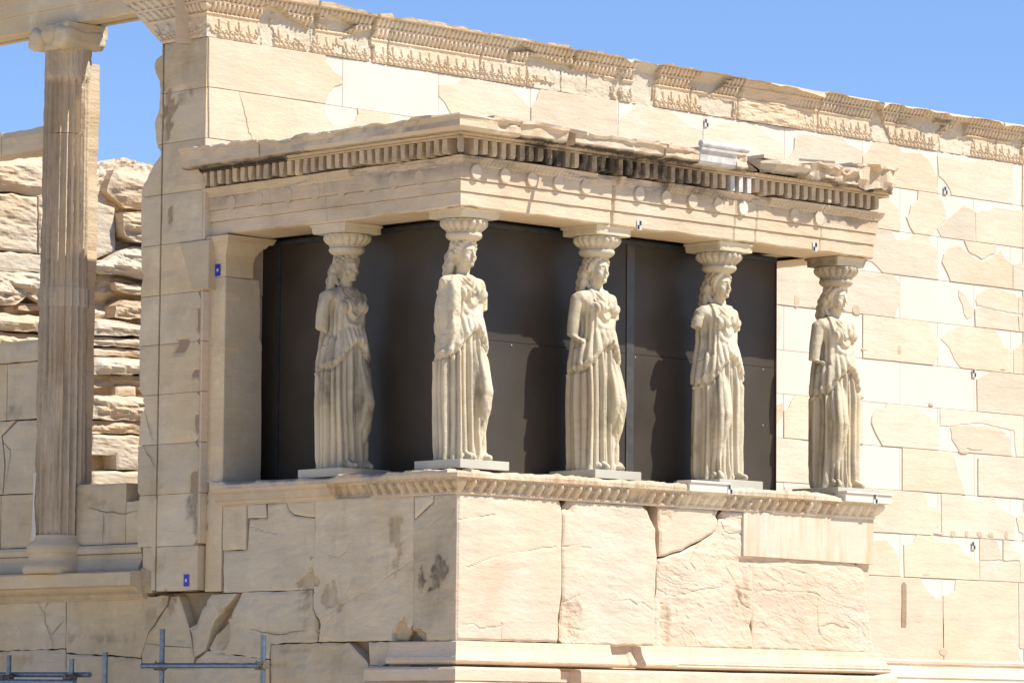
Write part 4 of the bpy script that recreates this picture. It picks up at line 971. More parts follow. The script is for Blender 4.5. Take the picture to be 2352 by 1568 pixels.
# pilaster where the porch meets the temple
pil = thing('pilaster', 'plain marble pilaster with flaring capital at the back left of the porch', 'pilaster', (.25, 3.55, 4.0))
mb = MB()
ed = [(.50 + .008 * float(vn(z * 3)) - (.035 if z > 5.5 else 0), float(z)) for z in np.arange(4.03, 6.05, .07)]
slab(mb, [(.0, 4.03)] + ed + [(.44, 6.09), (.0, 6.09)], SY(3.44), 0, .30, .008, (.95, -.2, .05))
mb.build('shaft', M_WEST, pil)
mb = MB()
rough_slab(mb, jagged([(3.442, 2.935), (3.692, 2.935), (3.69, 4.3), (3.69, 5.75), (3.62, 5.85), (3.50, 6.0), (3.47, 6.09), (3.442, 6.09)], .1, .004), WX(0), .006, .2, .05, .005, .006, (1.04, .3, 0), 4)
mb.build('side_strip', M_WEST, pil)
mb = MB()
st = [(6.095, .0, .36, .0), (6.27, .0, .36, .0), (6.275, .012, .37, .01), (6.31, .012, .375, .01), (6.36, .02, .41, .03), (6.40, .025, .45, .05), (6.405, .035, .47, .06), (6.44, .04, .50, .075), (6.445, .055, .54, .095), (6.505, .06, .585, .10)]
P = []
for z, w, e_, f in st:
    P.append([(-w, 3.44 - f, z), (e_, 3.44 - f, z), (e_, 3.8, z), (-w, 3.70 + f * 1.2, z)])
mb.grid(np.array(P), np.full((len(st), 4, 3), (1.0, 1.0, .0)), False, closed=True)
mb.add(P[0], [(0, 1, 2, 3)]); mb.add(P[-1], [(0, 1, 2, 3)])
mb.build('capital', M_WEST, pil)

# ------------------------------------------------------------------ porch entablature
ent = thing('porch_entablature', 'shaded and sunlit marble beam with discs, dentils and broken cornice over the caryatids', 'entablature', (2.96, 1.8, 6.5))
mb = MB()
ring = [(0, YS + .02), (0, 0), (5.92, 0), (5.92, YS + .02)]
pth = sweep_path(ring, .02)
s = pth[4]
L0 = YS + .02
def jn(xs, ys): # thin joint grooves
    v = 0 * s
    for x in xs: v = v - .014 * np.exp(-((s - L0 - x) / .009) ** 2)
    for y in ys: v = v - .014 * np.exp(-((s - (L0 - y)) / .009) ** 2)
    return v
J = jn((2.02, 3.78, 4.10, 5.076), (2.745, 1.922, .173))
J = J - .03 * np.exp(-((s - L0 - 2.04) / .014) ** 2)
under = .018 * np.clip(fbm(s * 2.3, 0, 0, 12), -.2, 1) + .004 * vn(s * 16)
rowsA = [(6.512 + 0 * s, -.50), (6.510 + under * .6, -.06), (6.513 + under, -.012), (6.528 + under * .5, .0), (6.652, .002), (6.656, -.008), (6.660, .016), (6.768, .018), (6.772, .007), (6.777, .032), (6.90, .034), (6.92, .034)]
tl = lambda i, q: (1 + .05 * vn(q * .9, i * .2, 0, 3), .15 + .5 * vn(q * .7, i * .12, 0, 6) + 1.1 * ((q > L0 + 4.15) & (q < L0 + 5.9)) * sm(-.3, .3, fbm(q * 1.6, i * .22, 0, 61)) + .5 * (i < 2), np.clip((.35 if i >= 10 else .05) * (fbm(q * 1.1, i * .3, 0, 7) + .35) + (.18 * (q < L0)) * (fbm(q * 2, i * .5, 0, 8) + .3), 0, .55))
rr = []
for i, (z, d_) in enumerate(rowsA):
    w = .003 * fbm(s * 6, i * .4, 0, 14)
    rr.append((z + 0 * s, d_ + (J + w if 2 <= i else 0)))
sweep(mb, pth, rr, tl, False, True)
mb.build('architrave', M_CARV, ent, recalc=False)
# ceiling behind the beam
mb = MB(); mb.box(.45, 5.47, .45, YS, 6.55, 6.98, (.9, 0, .2)); mb.build('ceiling_slab', M_WEST, ent)
# egg moulding on top of the architrave, worn away in places
mb = MB()
pth2 = sweep_path(ring, .0125)
s2 = pth2[4]
zv = np.linspace(6.905, 6.995, 9)
Sg, Zg = np.meshgrid(s2, zv)
xl = ((Sg / .052) % 1 - .5) * .052
bd = np.interp(zv, [6.905, 6.915, 6.94, 6.975, 6.98, 6.995], [.038, .048, .05, .080, .088, .09])[:, None]
pres = sm(-.45, -.1, fbm(Sg * 1.1, Zg * 6, 0, 111) + .1)
gone = ((Sg > L0 + 2.15) & (Sg < L0 + 2.75)) | ((Sg > L0 + 4.0) & (Sg < L0 + 4.25)) | ((Sg > L0 + 1.78) & (Sg < L0 + 2.08)) | ((Sg < L0 - .05) & (Sg > L0 - 1.5)) 
carve = .016 * np.sqrt(np.clip(1 - (xl / .02) ** 2 - ((Zg - 6.945) / .03) ** 2, 0, 1))
carve = np.where(Sg < L0 - 2.75, 0, carve)
d = np.where(gone, .034 + .012 * fbm(Sg * 6, Zg * 20, 0, 3), bd + carve * pres - .02 * (1 - pres)) + .002 * fbm(Sg * 25, Zg * 25, 0, 4)
gm = np.clip(.25 + .9 * fbm(Sg * .9, Zg * 4, 0, 77), 0, .9) * (Sg > L0 - .0) * (Sg < L0 + 5.1) + .15
P = np.stack([pth2[0] + pth2[2] * d, pth2[1] + pth2[3] * d, Zg], 2)
T = np.stack([1 + 0 * Sg, .3 + 0 * Sg, gm], 2)
top = P[-1:].copy(); top[..., 0] -= pth2[2] * .3; top[..., 1] -= pth2[3] * .3
P = np.concatenate([P, top]); T = np.concatenate([T, T[-1:]])
mb.grid(P, T, False)
mb.build('egg_moulding', M_CARV, ent, recalc=False)
# discs
DS = [0.158, 0.538, 0.899, 1.255, 1.627, 2.377, 2.757, 3.134, 3.509, 3.876, 4.269, 4.648, 5.024]
DW = [3.331, 2.91, 2.47, 2.06, 1.662, 1.285, 0.917, 0.548]
for i, x in enumerate(DS):
    if i == 10: continue
    mb = MB(); rr_ = .068
    n = 24; P = []
    for rad, dep in ((rr_, 0), (rr_, .020), (rr_ * .93, .026), (rr_ * .5, .026), (.001, .026)):
        P.append([(x + rad * math.cos(t), -.030 - dep, 6.852 + rad * 1.08 * math.sin(t)) for t in [2 * math.pi * q / n for q in range(n)]])
    mb.grid(np.array(P), np.full((5, n, 3), (.97, .3, .03)), False, closed=True)
    mb.build('disc', M_OLD if i != 9 else M_NEW, ent)
for i, y in enumerate(DW):
    mb = MB(); rr_ = .068; n = 24; P = []
    dp = .008 if i < 3 else .004
    for rad, dep in ((rr_, 0), (rr_, dp), (rr_ * .93, dp * 1.2), (rr_ * .5, dp * 1.2), (.001, dp * 1.2)):
        P.append([(-.030 - dep, y + rad * math.cos(t), 6.825 + rad * 1.08 * math.sin(t)) for t in [2 * math.pi * q / n for q in range(n)]])
    mb.grid(np.array(P), np.full((5, n, 3), (.98, .2, .10)), False, closed=True)
    mb.build('disc', M_CARV, ent)
# backing of the dentil zone and bed moulding
mb = MB()
s = pth[4]
rows = [(6.997, -.03), (7.153, -.03), (7.155, .120), (7.168, .124), (7.17, .11), (7.195, .14), (7.21, .15)]
lt = np.clip
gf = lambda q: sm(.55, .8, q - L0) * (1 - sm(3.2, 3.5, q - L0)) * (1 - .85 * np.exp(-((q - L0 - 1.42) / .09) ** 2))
tnt = lambda i, q: (1 + 0 * q, .6 + 0 * q, np.clip(.15 + 1.2 * gf(q) * (.7 + .4 * fbm(q * 2, i, 0, 5)) + 1.2 * (q < 1.35) * (i >= 2) + .7 * (i < 2), 0, 1.8))  # shade between dentils painted onto the backing; black crust on the south run
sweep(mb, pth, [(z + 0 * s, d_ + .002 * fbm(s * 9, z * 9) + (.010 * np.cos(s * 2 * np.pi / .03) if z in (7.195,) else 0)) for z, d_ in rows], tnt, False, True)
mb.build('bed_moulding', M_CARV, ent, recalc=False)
# dentils
mb = MB()
rd = random.Random(5)
def dentil(cx, cy, nx, ny, g, wh=False):
    tx, ty = -ny, nx
    w, h0, h1, dp = .063, 6.998, 7.152, .122
    ww_ = w * rd.uniform(.86, 1.04)
    lo = h0 + (rd.uniform(0, .03) if not wh else 0)
    pts = []
    for z, k in ((lo, .80 if not wh else 1), (lo + .03, 1.0), (h1, 1.0)):
        for a, b in ((-1, -.04), (1, -.04), (1, dp), (-1, dp)):
            off = b - (rd.uniform(0, .014) if b > .1 and not wh else 0)
            q = a * ww_ / 2 * k
            pts.append((cx + tx * q + nx * off, cy + ty * q + ny * off, z))
    F = [(0, 1, 2, 3), (8, 9, 10, 11)]
    for l in (0, 4):
        for i in range(4): F.append((l + i, l + (i + 1) % 4, l + 4 + (i + 1) % 4, l + 4 + i))
    mbx = MB()
    mbx.add(pts, F, (1.02 if wh else 1, 0 if wh else .4, 0 if wh else g))
    mbx.build('dentil', M_GREYW if wh else M_CARV, ent)
y = 3.66
while y > .02:
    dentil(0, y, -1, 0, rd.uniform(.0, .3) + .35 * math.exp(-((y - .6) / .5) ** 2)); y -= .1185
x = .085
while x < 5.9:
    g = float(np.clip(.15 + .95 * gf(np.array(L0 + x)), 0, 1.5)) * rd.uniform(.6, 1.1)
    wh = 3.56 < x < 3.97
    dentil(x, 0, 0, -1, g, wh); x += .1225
for i in range(2): pass
dentil(-.06, -.06, -.7, -.7, .4)
# cornice: blocks of the projecting crown, each broken in its own way
def cornice(a, b_, side, seed, proj=.30, rough=.012, zt=7.36, zb=7.205, cut=None, tint=(1, .2, .04), amp_top=.02, mat=None):
    """side 'S': a..b along x; side 'W': a..b along y (a<b)"""
    mb = MB()
    n = max(6, int((b_ - a) / .03))
    u = np.linspace(a, b_, n)
    zs = 7
    prof = [(zb, .05), (zb + .004, proj * .55), (zb - .012, proj * .62), (zb - .010, proj - .02), (zb + .02, proj), (zb + .07, proj + .002), (zt - .035, proj + .006), (zt - .03, proj + .03), (zt - .004, proj + .035), (zt, proj + .01), (zt + .005, proj - .12), (zt + .012, -.05), (zt + .012, -.5)]
    P = np.zeros((len(prof), n, 3)); T = np.zeros(P.shape)
    for i, (z, d_) in enumerate(prof):
        nz = fbm(u * 5, i * .6, 0, seed, 4)
        dd = d_ + rough * nz * (i >= 2) * (i < 11)
        zz = z + (amp_top * np.clip(fbm(u * 4, i * .15, 0, seed + 3, 4), -1.2, .5) if i >= 6 and i < 11 else 0) + (rough * .5 * fbm(u * 7, i, 0, seed + 5) if 2 <= i <= 4 else 0)
        if cut is not None:
            c = cut(u)
            dd = np.where(i >= 2, np.minimum(dd, c + .03 * nz + .02 * (13 - i) / 13), dd)
        if side == 'S': P[i] = np.stack([u, -dd, zz + 0 * u], 1)
        elif side == 'W': P[i] = np.stack([-dd, u, zz + 0 * u], 1)
        else: P[i] = np.stack([5.92 + dd, u, zz + 0 * u], 1)
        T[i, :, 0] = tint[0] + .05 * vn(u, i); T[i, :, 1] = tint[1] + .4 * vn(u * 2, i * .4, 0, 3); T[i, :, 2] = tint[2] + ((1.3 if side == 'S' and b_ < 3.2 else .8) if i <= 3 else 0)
    mb.grid(P, T, False)
    for j in (0, -1): mb.add(P[:, j].tolist(), [list(range(len(prof)))], tint)
    return mb.build('cornice_block', mat or M_CARV, ent, recalc=True)
# mitred corner: both sides stop on the diagonal
def corner_block():
    mb = MB()
    pth = sweep_path([(0, 1.9), (0, 0), (.475, 0)], .03)
    u = pth[4]
    prof = [(7.20, .05), (7.205, .16), (7.19, .18), (7.192, .30), (7.225, .32), (7.28, .322), (7.315, .326), (7.32, .345), (7.345, .35), (7.352, .33), (7.365, .12), (7.372, -.05), (7.372, -.2)]
    rows = []
    for i, (z, d_) in enumerate(prof):
        a = (i >= 2) & (i < 11)
        br = .10 * np.exp(-((u - 1.9) / .16) ** 2) * (3 <= i <= 9) * 0
        rows.append((z + (.02 * np.clip(fbm(u * 4, i * .2, 0, 222), -1.5, .6) if 6 <= i < 11 else 0) + 0 * u, d_ + (.014 * fbm(u * 5, i * .5, 0, 223) if a else 0) - br - (.03 * sm(.2, .6, fbm(u * 3, i * .3, 0, 224)) if 5 <= i < 10 else 0)))
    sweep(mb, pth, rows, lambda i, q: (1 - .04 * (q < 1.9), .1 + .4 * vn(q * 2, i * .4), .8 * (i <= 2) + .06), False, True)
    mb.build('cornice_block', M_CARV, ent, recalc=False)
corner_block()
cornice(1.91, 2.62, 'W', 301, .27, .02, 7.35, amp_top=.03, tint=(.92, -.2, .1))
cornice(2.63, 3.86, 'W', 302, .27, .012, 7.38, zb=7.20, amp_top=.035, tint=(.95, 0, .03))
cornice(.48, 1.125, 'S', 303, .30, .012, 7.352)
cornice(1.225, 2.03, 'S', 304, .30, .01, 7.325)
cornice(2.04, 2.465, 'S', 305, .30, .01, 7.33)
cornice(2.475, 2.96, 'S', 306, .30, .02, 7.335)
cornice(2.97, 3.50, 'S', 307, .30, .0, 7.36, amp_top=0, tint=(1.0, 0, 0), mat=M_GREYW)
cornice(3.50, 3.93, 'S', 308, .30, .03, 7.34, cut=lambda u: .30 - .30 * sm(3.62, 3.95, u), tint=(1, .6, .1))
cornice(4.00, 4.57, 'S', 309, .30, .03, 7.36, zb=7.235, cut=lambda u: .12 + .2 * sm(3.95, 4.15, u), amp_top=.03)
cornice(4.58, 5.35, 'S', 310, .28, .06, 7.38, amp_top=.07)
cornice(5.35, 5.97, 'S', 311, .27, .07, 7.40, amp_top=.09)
cornice(.2, YS, 'E', 312, .2, .03, 7.36)
mb = MB(); mb.box(.1, 5.8, .1, YS + .02, 7.0, 7.355, (1, 0, .05)); mb.build('roof_slab', M_CARV, ent)
# loose-looking slabs of the roof edge
for k, (x0, x1, z0, z1, y0) in enumerate(((.30, .62, 7.372, 7.40, -.16), (.63, .95, 7.368, 7.395, -.12), (1.30, 1.85, 7.345, 7.38, -.10), (2.55, 2.75, 7.34, 7.39, -.14), (4.12, 4.40, 7.385, 7.42, -.12), (5.72, 5.88, 7.42, 7.52, .10))):
    mb = MB()
    rough_slab(mb, jagged([(x0, z0), (x1, z0), (x1, z1), (x0, z1)], .08, .006, None, k), SY(y0), 0, .3, .03, .02, .01, (1, 0, .05), k)
    mb.build('roof_slab_edge', M_CARV, ent)
mb = MB(); tube(mb, [(2.98, -.30, 7.395), (3.66, -.30, 7.395)], .034, 14, (1, 0, 0))
mb.build('restored_roll', M_GREYW, ent)
mb = MB(); mb.box(2.99, 3.58, -.315, .2, 7.335, 7.36, (1, 0, 0)); mb.build('restored_fillet', M_GREYW, ent)
# drain pipe on the roof edge
mb = MB(); tube(mb, [(1.10, -.05, 7.40), (1.20, -.50, 7.285)], .022, 12); 
pp = mb.build('pipe', M_OLD)
tag(pp, 'short thin stone spout sticking out over the porch roof edge', 'pipe')
mb = MB(); tube(mb, [(4.60, -.15, 7.415), (4.85, -.42, 7.385)], .018, 10)
tag(mb.build('pipe', M_OLD), 'thin rod lying on the rough right part of the porch roof edge', 'rod')

# ------------------------------------------------------------------ dark screen behind the statues
scr = thing('protective_screen', 'dark glazed screen box closing the porch behind the caryatids', 'screen', (3, 2, 4.03))
SX0, SX1, SY0 = .70, 5.17, .70
zt_, zb_ = 6.52, 4.03
for (a, b_) in ((SX0, 2.965), (2.985, SX1)):
    for (c_, d_) in ((zb_, 5.357), (5.361, zt_)):
        mb = MB(); mb.box(a, b_, SY0, SY0 + .02, c_, d_); mb.build('panel', M_SCREEN, scr)
mb = MB(); mb.box(SX0, SX0 + .02, SY0 + .02, YS, zb_, zt_); mb.build('panel', M_SCREEN, scr)
mb = MB(); mb.box(SX1 - .02, SX1, SY0 + .02, YS, zb_, zt_); mb.build('panel', M_SCREEN, scr)
mb = MB(); mb.box(SX1 - .004, SX1 + .014, SY0 - .012, SY0 + .03, zb_, zt_ - .01); mb.build('edge_trim', M_EDGE, scr)
mb = MB(); mb.box(SX0 - .03, SX1, SY0 - .03, SY0 - .002, 6.46, 6.50); mb.box(SX0 - .03, SX0 - .002, SY0, YS, 6.46, 6.50); mb.build('top_rail', M_FRAME, scr)
mb = MB(); mb.box(2.955, 3.06, SY0 - .012, SY0 - .002, zb_, 6.46); mb.build('glass_strip', M_GLASS, scr)
mb = MB(); mb.box(SX0 - .016, SX0 - .002, 3.40, 3.43, zb_, 6.46); mb.build('mullion', M_FRAME, scr)
for (x, z) in ((1.35, 5.33), (3.08, 5.33), (4.98, 5.33), (4.98, 4.75)):
    mb = MB(); tube(mb, [(x, SY0 - .012, z), (x, SY0 - .001, z)], .006, 8); mb.build('bolt', M_GREYW, scr)

# ------------------------------------------------------------------ caryatids
def ring_loft(V, F, sections, n=64, close=True):
    """sections: list of arrays (n,3)"""
    b = len(V)
    for s_ in sections: V.extend(s_.tolist())
    for i in range(len(sections) - 1):
        for j in range(n):
            F.append([b + i * n + j, b + i * n + (j + 1) % n, b + (i + 1) * n + (j + 1) % n, b + (i + 1) * n + j])
    F.append([b + j for j in range(n)][::-1]); F.append([b + (len(sections) - 1) * n + j for j in range(n)])

def capsule(V, F, pts, rad, n=20, squash=None):
    pts = [Vector(p) for p in pts]
    secs = []
    # hemispherical ends by adding shrunken rings
    P, R = [], []
    d0 = (pts[1] - pts[0]).normalized(); d1 = (pts[-1] - pts[-2]).normalized()
    for a in (.05, .45, .8): P.append(pts[0] - d0 * rad[0] * math.cos(a * math.pi / 2)); R.append(rad[0] * math.sin(a * math.pi / 2))
    P += pts; R += list(rad)
    for a in (.8, .45, .05): P.append(pts[-1] + d1 * rad[-1] * math.cos(a * math.pi / 2)); R.append(rad[-1] * math.sin(a * math.pi / 2))
    for i, p in enumerate(P):
        d = (P[min(i + 1, len(P) - 1)] - P[max(i - 1, 0)]).normalized()
        up = Vector((0, 0, 1)) if abs(d.z) < .85 else Vector((0, 1, 0))
        a = d.cross(up).normalized(); c = d.cross(a)
        secs.append(np.array([tuple(p + (a * math.cos(t) + c * math.sin(t)) * R[i]) for t in [2 * math.pi * k / n for k in range(n)]]))
    ring_loft(V, F, secs, n)

def ellipsoid(V, F, c, r, n=24, m=16):
    secs = []
    for i in range(m):
        a = math.pi * (i + .5) / m
        secs.append(np.array([(c[0] + r[0] * math.sin(a) * math.cos(t), c[1] + r[1] * math.sin(a) * math.sin(t), c[2] - r[2] * math.cos(a)) for t in [2 * math.pi * k / n for k in range(n)]]))
    ring_loft(V, F, secs, n)

def caryatid(label, x, y, z0, bent, arm_w, arm_e, seed, braids=1, broken=0, grime=(.05, .1), capgrime=.3, face_worn=0, plinth_tint=(1, 0, 0), absize=.52, rot=0.0):
    """x east, y north; the figure faces south (-y). bent = +1: the east leg is bent, -1: the west leg"""
    b = bent
    V, F = [], []
    th = np.linspace(0, 2 * np.pi, 64, endpoint=False)
    ct, st_ = np.cos(th), np.sin(th)
    def ell(cx, cy, rx, ry, z, p=2.0):
        k = (np.abs(ct) ** p + np.abs(st_) ** p) ** (-1 / p)
        zz = z if hasattr(z, '__len__') else np.full(64, z)
        return np.stack([cx + rx * ct * k, cy + ry * st_ * k, zz], 1)
    # skirt
    secs = []
    for z, cx, cy, rx, ry in ((.0, -.015 * b, .02, .235, .205), (.06, -.015 * b, .02, .232, .20), (.35, -.02 * b, .025, .232, .195), (.66, -.025 * b, .025, .238, .195), (.95, -.02 * b, .02, .240, .19), (1.15, -.01 * b, .02, .225, .175), (1.30, 0, .02, .20, .155), (1.42, 0, .02, .185, .14)):
        secs.append(ell(cx, cy, rx, ry, z, 2.4))
    ring_loft(V, F, secs)
    # the bent leg under its cloth, and the feet
    capsule(V, F, [(b * .085, -.045, 1.08), (b * .100, -.105, .88), (b * .116, -.172, .66), (b * .118, -.145, .50), (b * .118, -.085, .30), (b * .12, -.07, .10)], [.112, .104, .086, .080, .072, .066])
    capsule(V, F, [(b * .14, -.10, .055), (b * .15, -.21, .030)], [.055, .034])
    capsule(V, F, [(-b * .09, -.14, .05), (-b * .10, -.235, .028)], [.055, .032])
    # overfold with its arched pouch: bottom edge rises at the front centre
    def zk(t):
        fr = np.exp(-((t) / .75) ** 2)
        return .985 + .27 * fr
    tf = (th + np.pi / 2 + np.pi) % (2 * np.pi) - np.pi      # 0 at the front (-y)
    tb = np.where(np.sign(tf) == b, .03, -.02) * np.exp(-((np.abs(tf) - .9) / .5) ** 2)
    zb = zk(tf) + tb + .012 * np.sin(tf * 9 + seed)
    secs = []
    for k_, (q, cx, cy, rx, ry) in enumerate(((0.0, -.01 * b, .02, .243, .192), (.04, -.01 * b, .018, .256, .205), (.12, -.008 * b, .018, .250, .20), (.3, -.004 * b, .018, .236, .178), (.52, 0, .015, .192, .152), (.72, 0, .012, .190, .152), (.88, 0, .012, .198, .150), (1.0, 0, .015, .198, .130))):
        secs.append(ell(cx, cy, rx, ry, zb + (1.66 - zb) * q, 2.3))
    for z, rx, ry in ((1.72, .195, .112), (1.765, .15, .092), (1.80, .095, .075)):
        secs.append(ell(0, .02, rx, ry, z, 2.1))
    ring_loft(V, F, secs)
    # long side panels of the overfold hanging to the hips, and the mantle down the back
    for sgn in (-1, 1):
        lo = .93 if sgn < 0 else .99
        secs = []
        for z, cx, cy, rx, ry in ((lo, .200, .05, .052, .09), (lo + .02, .200, .05, .062, .11), (lo + .15, .195, .055, .058, .11), (1.22, .17, .06, .055, .10), (1.34, .13, .06, .05, .08)):
            secs.append(ell(sgn * cx, cy, rx, ry, z + .02 * np.sin(th * 2)))
        ring_loft(V, F, secs)
    secs = []
    for z, cy, rx, ry in ((.02, .10, .22, .13), (.5, .10, .225, .13), (1.0, .10, .235, .125), (1.25, .10, .215, .11), (1.4, .09, .190, .10), (1.62, .09, .190, .09), (1.73, .09, .15, .06)):
        secs.append(ell(0, cy, rx, ry, z))
    ring_loft(V, F, secs)
    for sgn in (-1, 1):
        ellipsoid(V, F, (sgn * .090, -.108, 1.600), (.070, .062, .070))
    # shoulders and what is left of the arms
    for sgn, ln in ((-1, arm_w), (1, arm_e)):
        capsule(V, F, [(sgn * .10, .02, 1.725), (sgn * .20, .018, 1.70)], [.06, .066])
        if ln > 0:
            e_ = Vector((sgn * .270, .045, 1.66 - ln))
            s0 = Vector((sgn * .222, .035, 1.68))
            m_ = s0.lerp(e_, .5) + Vector((sgn * .012, 0, 0))
            r0 = .064
            P_, R_ = [s0, m_, e_], [r0, .058, .052]
            if ln > .33:
                P_[-1] = Vector((sgn * .270, .045, 1.66 - .33)); P_.append(Vector((sgn * .24, -.03, 1.66 - ln))); R_.append(.045)
            d_ = (P_[-1] - P_[-2]).normalized()
            secs = []
            for i_, p in enumerate(P_):
                secs.append(np.stack([p.x + R_[i_] * ct, p.y + R_[i_] * st_, np.full(64, p.z) + (.02 * ct * sgn if i_ == len(P_) - 1 else 0)], 1))
            ring_loft(V, F, secs)
            ellipsoid(V, F, tuple(s0), (.064, .066, .066))
    # neck, head
    capsule(V, F, [(0, .035, 1.72), (0, .015, 1.82), (0, .0, 1.92)], [.085, .062, .060])
    ellipsoid(V, F, (0, -.012, 2.015), (.084, .098, .118))
    ellipsoid(V, F, (0, -.040, 1.955), (.060, .070, .072))
    ellipsoid(V, F, (0, -.092, 1.910), (.024, .022, .020))
    for sgn in (-1, 1):
        ellipsoid(V, F, (sgn * .036, -.068, 1.975), (.030, .036, .036))
        ellipsoid(V, F, (sgn * .033, -.088, 2.018), (.017, .014, .011), 16, 10)
        if face_worn < .6: capsule(V, F, [(sgn * .010, -.108, 2.040), (sgn * .050, -.088, 2.038)], [.010, .008], 10)
    if face_worn < .9:
        capsule(V, F, [(0, -.104, 2.045), (0, -.116, 2.01), (0, -.126 + .008 * face_worn, 1.978)], [.009, .010, .014], 12)
    for z_, w_ in ((1.950, .022), (1.938, .019)):
        capsule(V, F, [(-w_, -.098, z_), (0, -.109, z_ + .002), (w_, -.098, z_)], [.005, .008, .005], 10)
    # hair: wavy frame round the face, mass behind, locks
    rr = random.Random(seed)
    for k_ in range(13):
        a = -1.95 + 3.9 * k_ / 12
        p = (math.sin(a) * .088, -.066 + .075 * (1 - math.cos(a * .75)), 2.035 + .082 * math.cos(a))
        ellipsoid(V, F, p, (.026 + rr.uniform(-.003, .003), .030, .024 + rr.uniform(-.003, .003)), 14, 10)
        if abs(a) < 1.4: ellipsoid(V, F, (p[0] * .93, p[1] + .038, p[2] + .022), (.028, .032, .022), 14, 10)
    ellipsoid(V, F, (0, .025, 2.065), (.098, .115, .090))
    ellipsoid(V, F, (0, .065, 1.985), (.088, .080, .095))
    ellipsoid(V, F, (0, -.075, 2.135), (.022, .03, .03), 14, 10)
    capsule(V, F, [(0, .11, 2.0), (0, .145, 1.88), (0, .155, 1.74), (0, .16, 1.60)], [.080, .084, .076, .055])
    for sgn in (-1, 1):
        capsule(V, F, [(sgn * .075, .05, 2.02), (sgn * .085, .07, 1.92), (sgn * .105, .085, 1.80)], [.034, .036, .034], 14)
        if braids:
            nb = 11
            pts = [(sgn * (.085 + .022 * math.sin(q * 2.2)), .02 - .15 * q ** .7, 1.80 - .24 * max(0, q - .15)) for q in [i / nb for i in range(nb + 1)]]
            for off in ((0, .016) if braids > 1 else (0,)):
                capsule(V, F, [(sgn * (.080 + off), .05, 1.93), (sgn * (.078 + off), .02, 1.86), pts[2]], [.017, .017, .017], 12)
                for p in pts: ellipsoid(V, F, (p[0] + sgn * off * 2, p[1], p[2] - .3 * off), (.017, .016, .015), 12, 8)
    if broken: # the west side of the corner statue is sheared off and lumpy
        secs = []
        for z, cx, cy, rx, ry in ((.96, -.19, .02, .040, .085), (1.0, -.195, .01, .055, .115), (1.2, -.195, .005, .058, .13), (1.4, -.19, .0, .060, .135), (1.6, -.19, .0, .062, .13), (1.72, -.17, .01, .055, .10), (1.76, -.15, .02, .03, .06)):
            secs.append(ell(cx + .008 * math.sin(z * 17), cy, rx, ry, z + .01 * np.sin(th * 3), 4.0))
        ring_loft(V, F, secs)
    me = bpy.data.meshes.new('fig'); me.from_pydata([tuple(v) for v in V], [], F)
    c_ = np.array([v.co[:] for v in me.vertices])
    hz = np.clip((c_[:, 2] - 1.80) / .12, 0, 1)
    sc_ = 1.055 + .10 * hz
    c_[:, 0] *= sc_; c_[:, 1] *= sc_
    c_[:, 2] = np.where(c_[:, 2] > 1.86, 2.15 - (2.15 - c_[:, 2]) * 1.16, np.where(c_[:, 2] > 1.78, c_[:, 2] - (c_[:, 2] - 1.78) * .58, c_[:, 2]))
    me.vertices.foreach_set('co', c_.ravel())
    bm = bmesh.new(); bm.from_mesh(me); bmesh.ops.recalc_face_normals(bm, faces=bm.faces); bm.to_mesh(me); bm.free()
    tmp = bpy.data.objects.new('tmp', me); COL.objects.link(tmp)
    md = tmp.modifiers.new('r', 'REMESH'); md.mode = 'VOXEL'; md.voxel_size = .0056; md.adaptivity = 0
    dg = bpy.context.evaluated_depsgraph_get()
    fig = bpy.data.meshes.new_from_object(tmp.evaluated_get(dg))
    bpy.data.objects.remove(tmp); bpy.data.meshes.remove(me)
    nv = len(fig.vertices)
    co = np.zeros(nv * 3); fig.vertices.foreach_get('co', co); co = co.reshape(-1, 3)
    # soften the joins a little before carving the cloth
    ed = np.zeros(len(fig.edges) * 2, int); fig.edges.foreach_get('vertices', ed); ed = ed.reshape(-1, 2)
    deg = np.bincount(ed.ravel(), minlength=nv)[:, None]
    hm = ((co[:, 2] > 1.86) * 1.0)[:, None]
    for it in range(3):
        acc = np.zeros_like(co); np.add.at(acc, ed[:, 0], co[ed[:, 1]]); np.add.at(acc, ed[:, 1], co[ed[:, 0]])
        w = .5 * (1 - hm * (.75 if it else .4))
        co = co * (1 - w) + w * acc / np.maximum(deg, 1)
    fig.vertices.foreach_set('co', co.ravel()); fig.update()
    no = np.zeros(nv * 3); fig.vertices.foreach_get('normal', no) if False else fig.vertex_normals.foreach_get('vector', no)
    no = no.reshape(-1, 3)
    X, Y, Z = co.T
    X = X / 1.07; Y = Y / 1.07
    TH = np.arctan2(X, -(Y - .02))          # 0 at the front, + to the east
    zkk = .985 + .27 * np.exp(-(TH / .75) ** 2)
    horiz = np.sqrt(np.clip(1 - no[:, 2] ** 2, 0, 1))
    sk = 1 - sm(-.035, .0, Z - zkk)                 # skirt
    # the bent leg presses the cloth smooth
    legx = b * (.10 + .03 * (1 - Z)); 
    leg = np.exp(-(((X - legx) / .085) ** 2)) * sm(.02, .12, -Y) * sm(.12, .32, Z) * (1 - sm(.98, 1.12, Z))
    N = 11
    ph = TH * N + .8 * vn(TH * 2, Z * 1.3, 0, seed) + .35 * np.sin(Z * 3 + TH * 3) + seed
    fold = np.abs(np.sin(ph / 1.0)) ** .85
    wide = np.abs(np.sin(ph * .5 + .8)) ** 1.1
    am = .060 * (1 - .92 * leg) * (.65 + .35 * sm(1.25, .9, Z)) * (1 - .35 * sm(.12, .0, Z))
    d1 = sk * am * (fold * .75 + wide * .45 - .92) * 1.25
    # drag folds across the shin of the bent leg
    dr = np.sin((Z * 26 + (X * b - .1) * 38) + 1.5 * vn(X * 6, Z * 4, 0, seed + 2)) ** 3
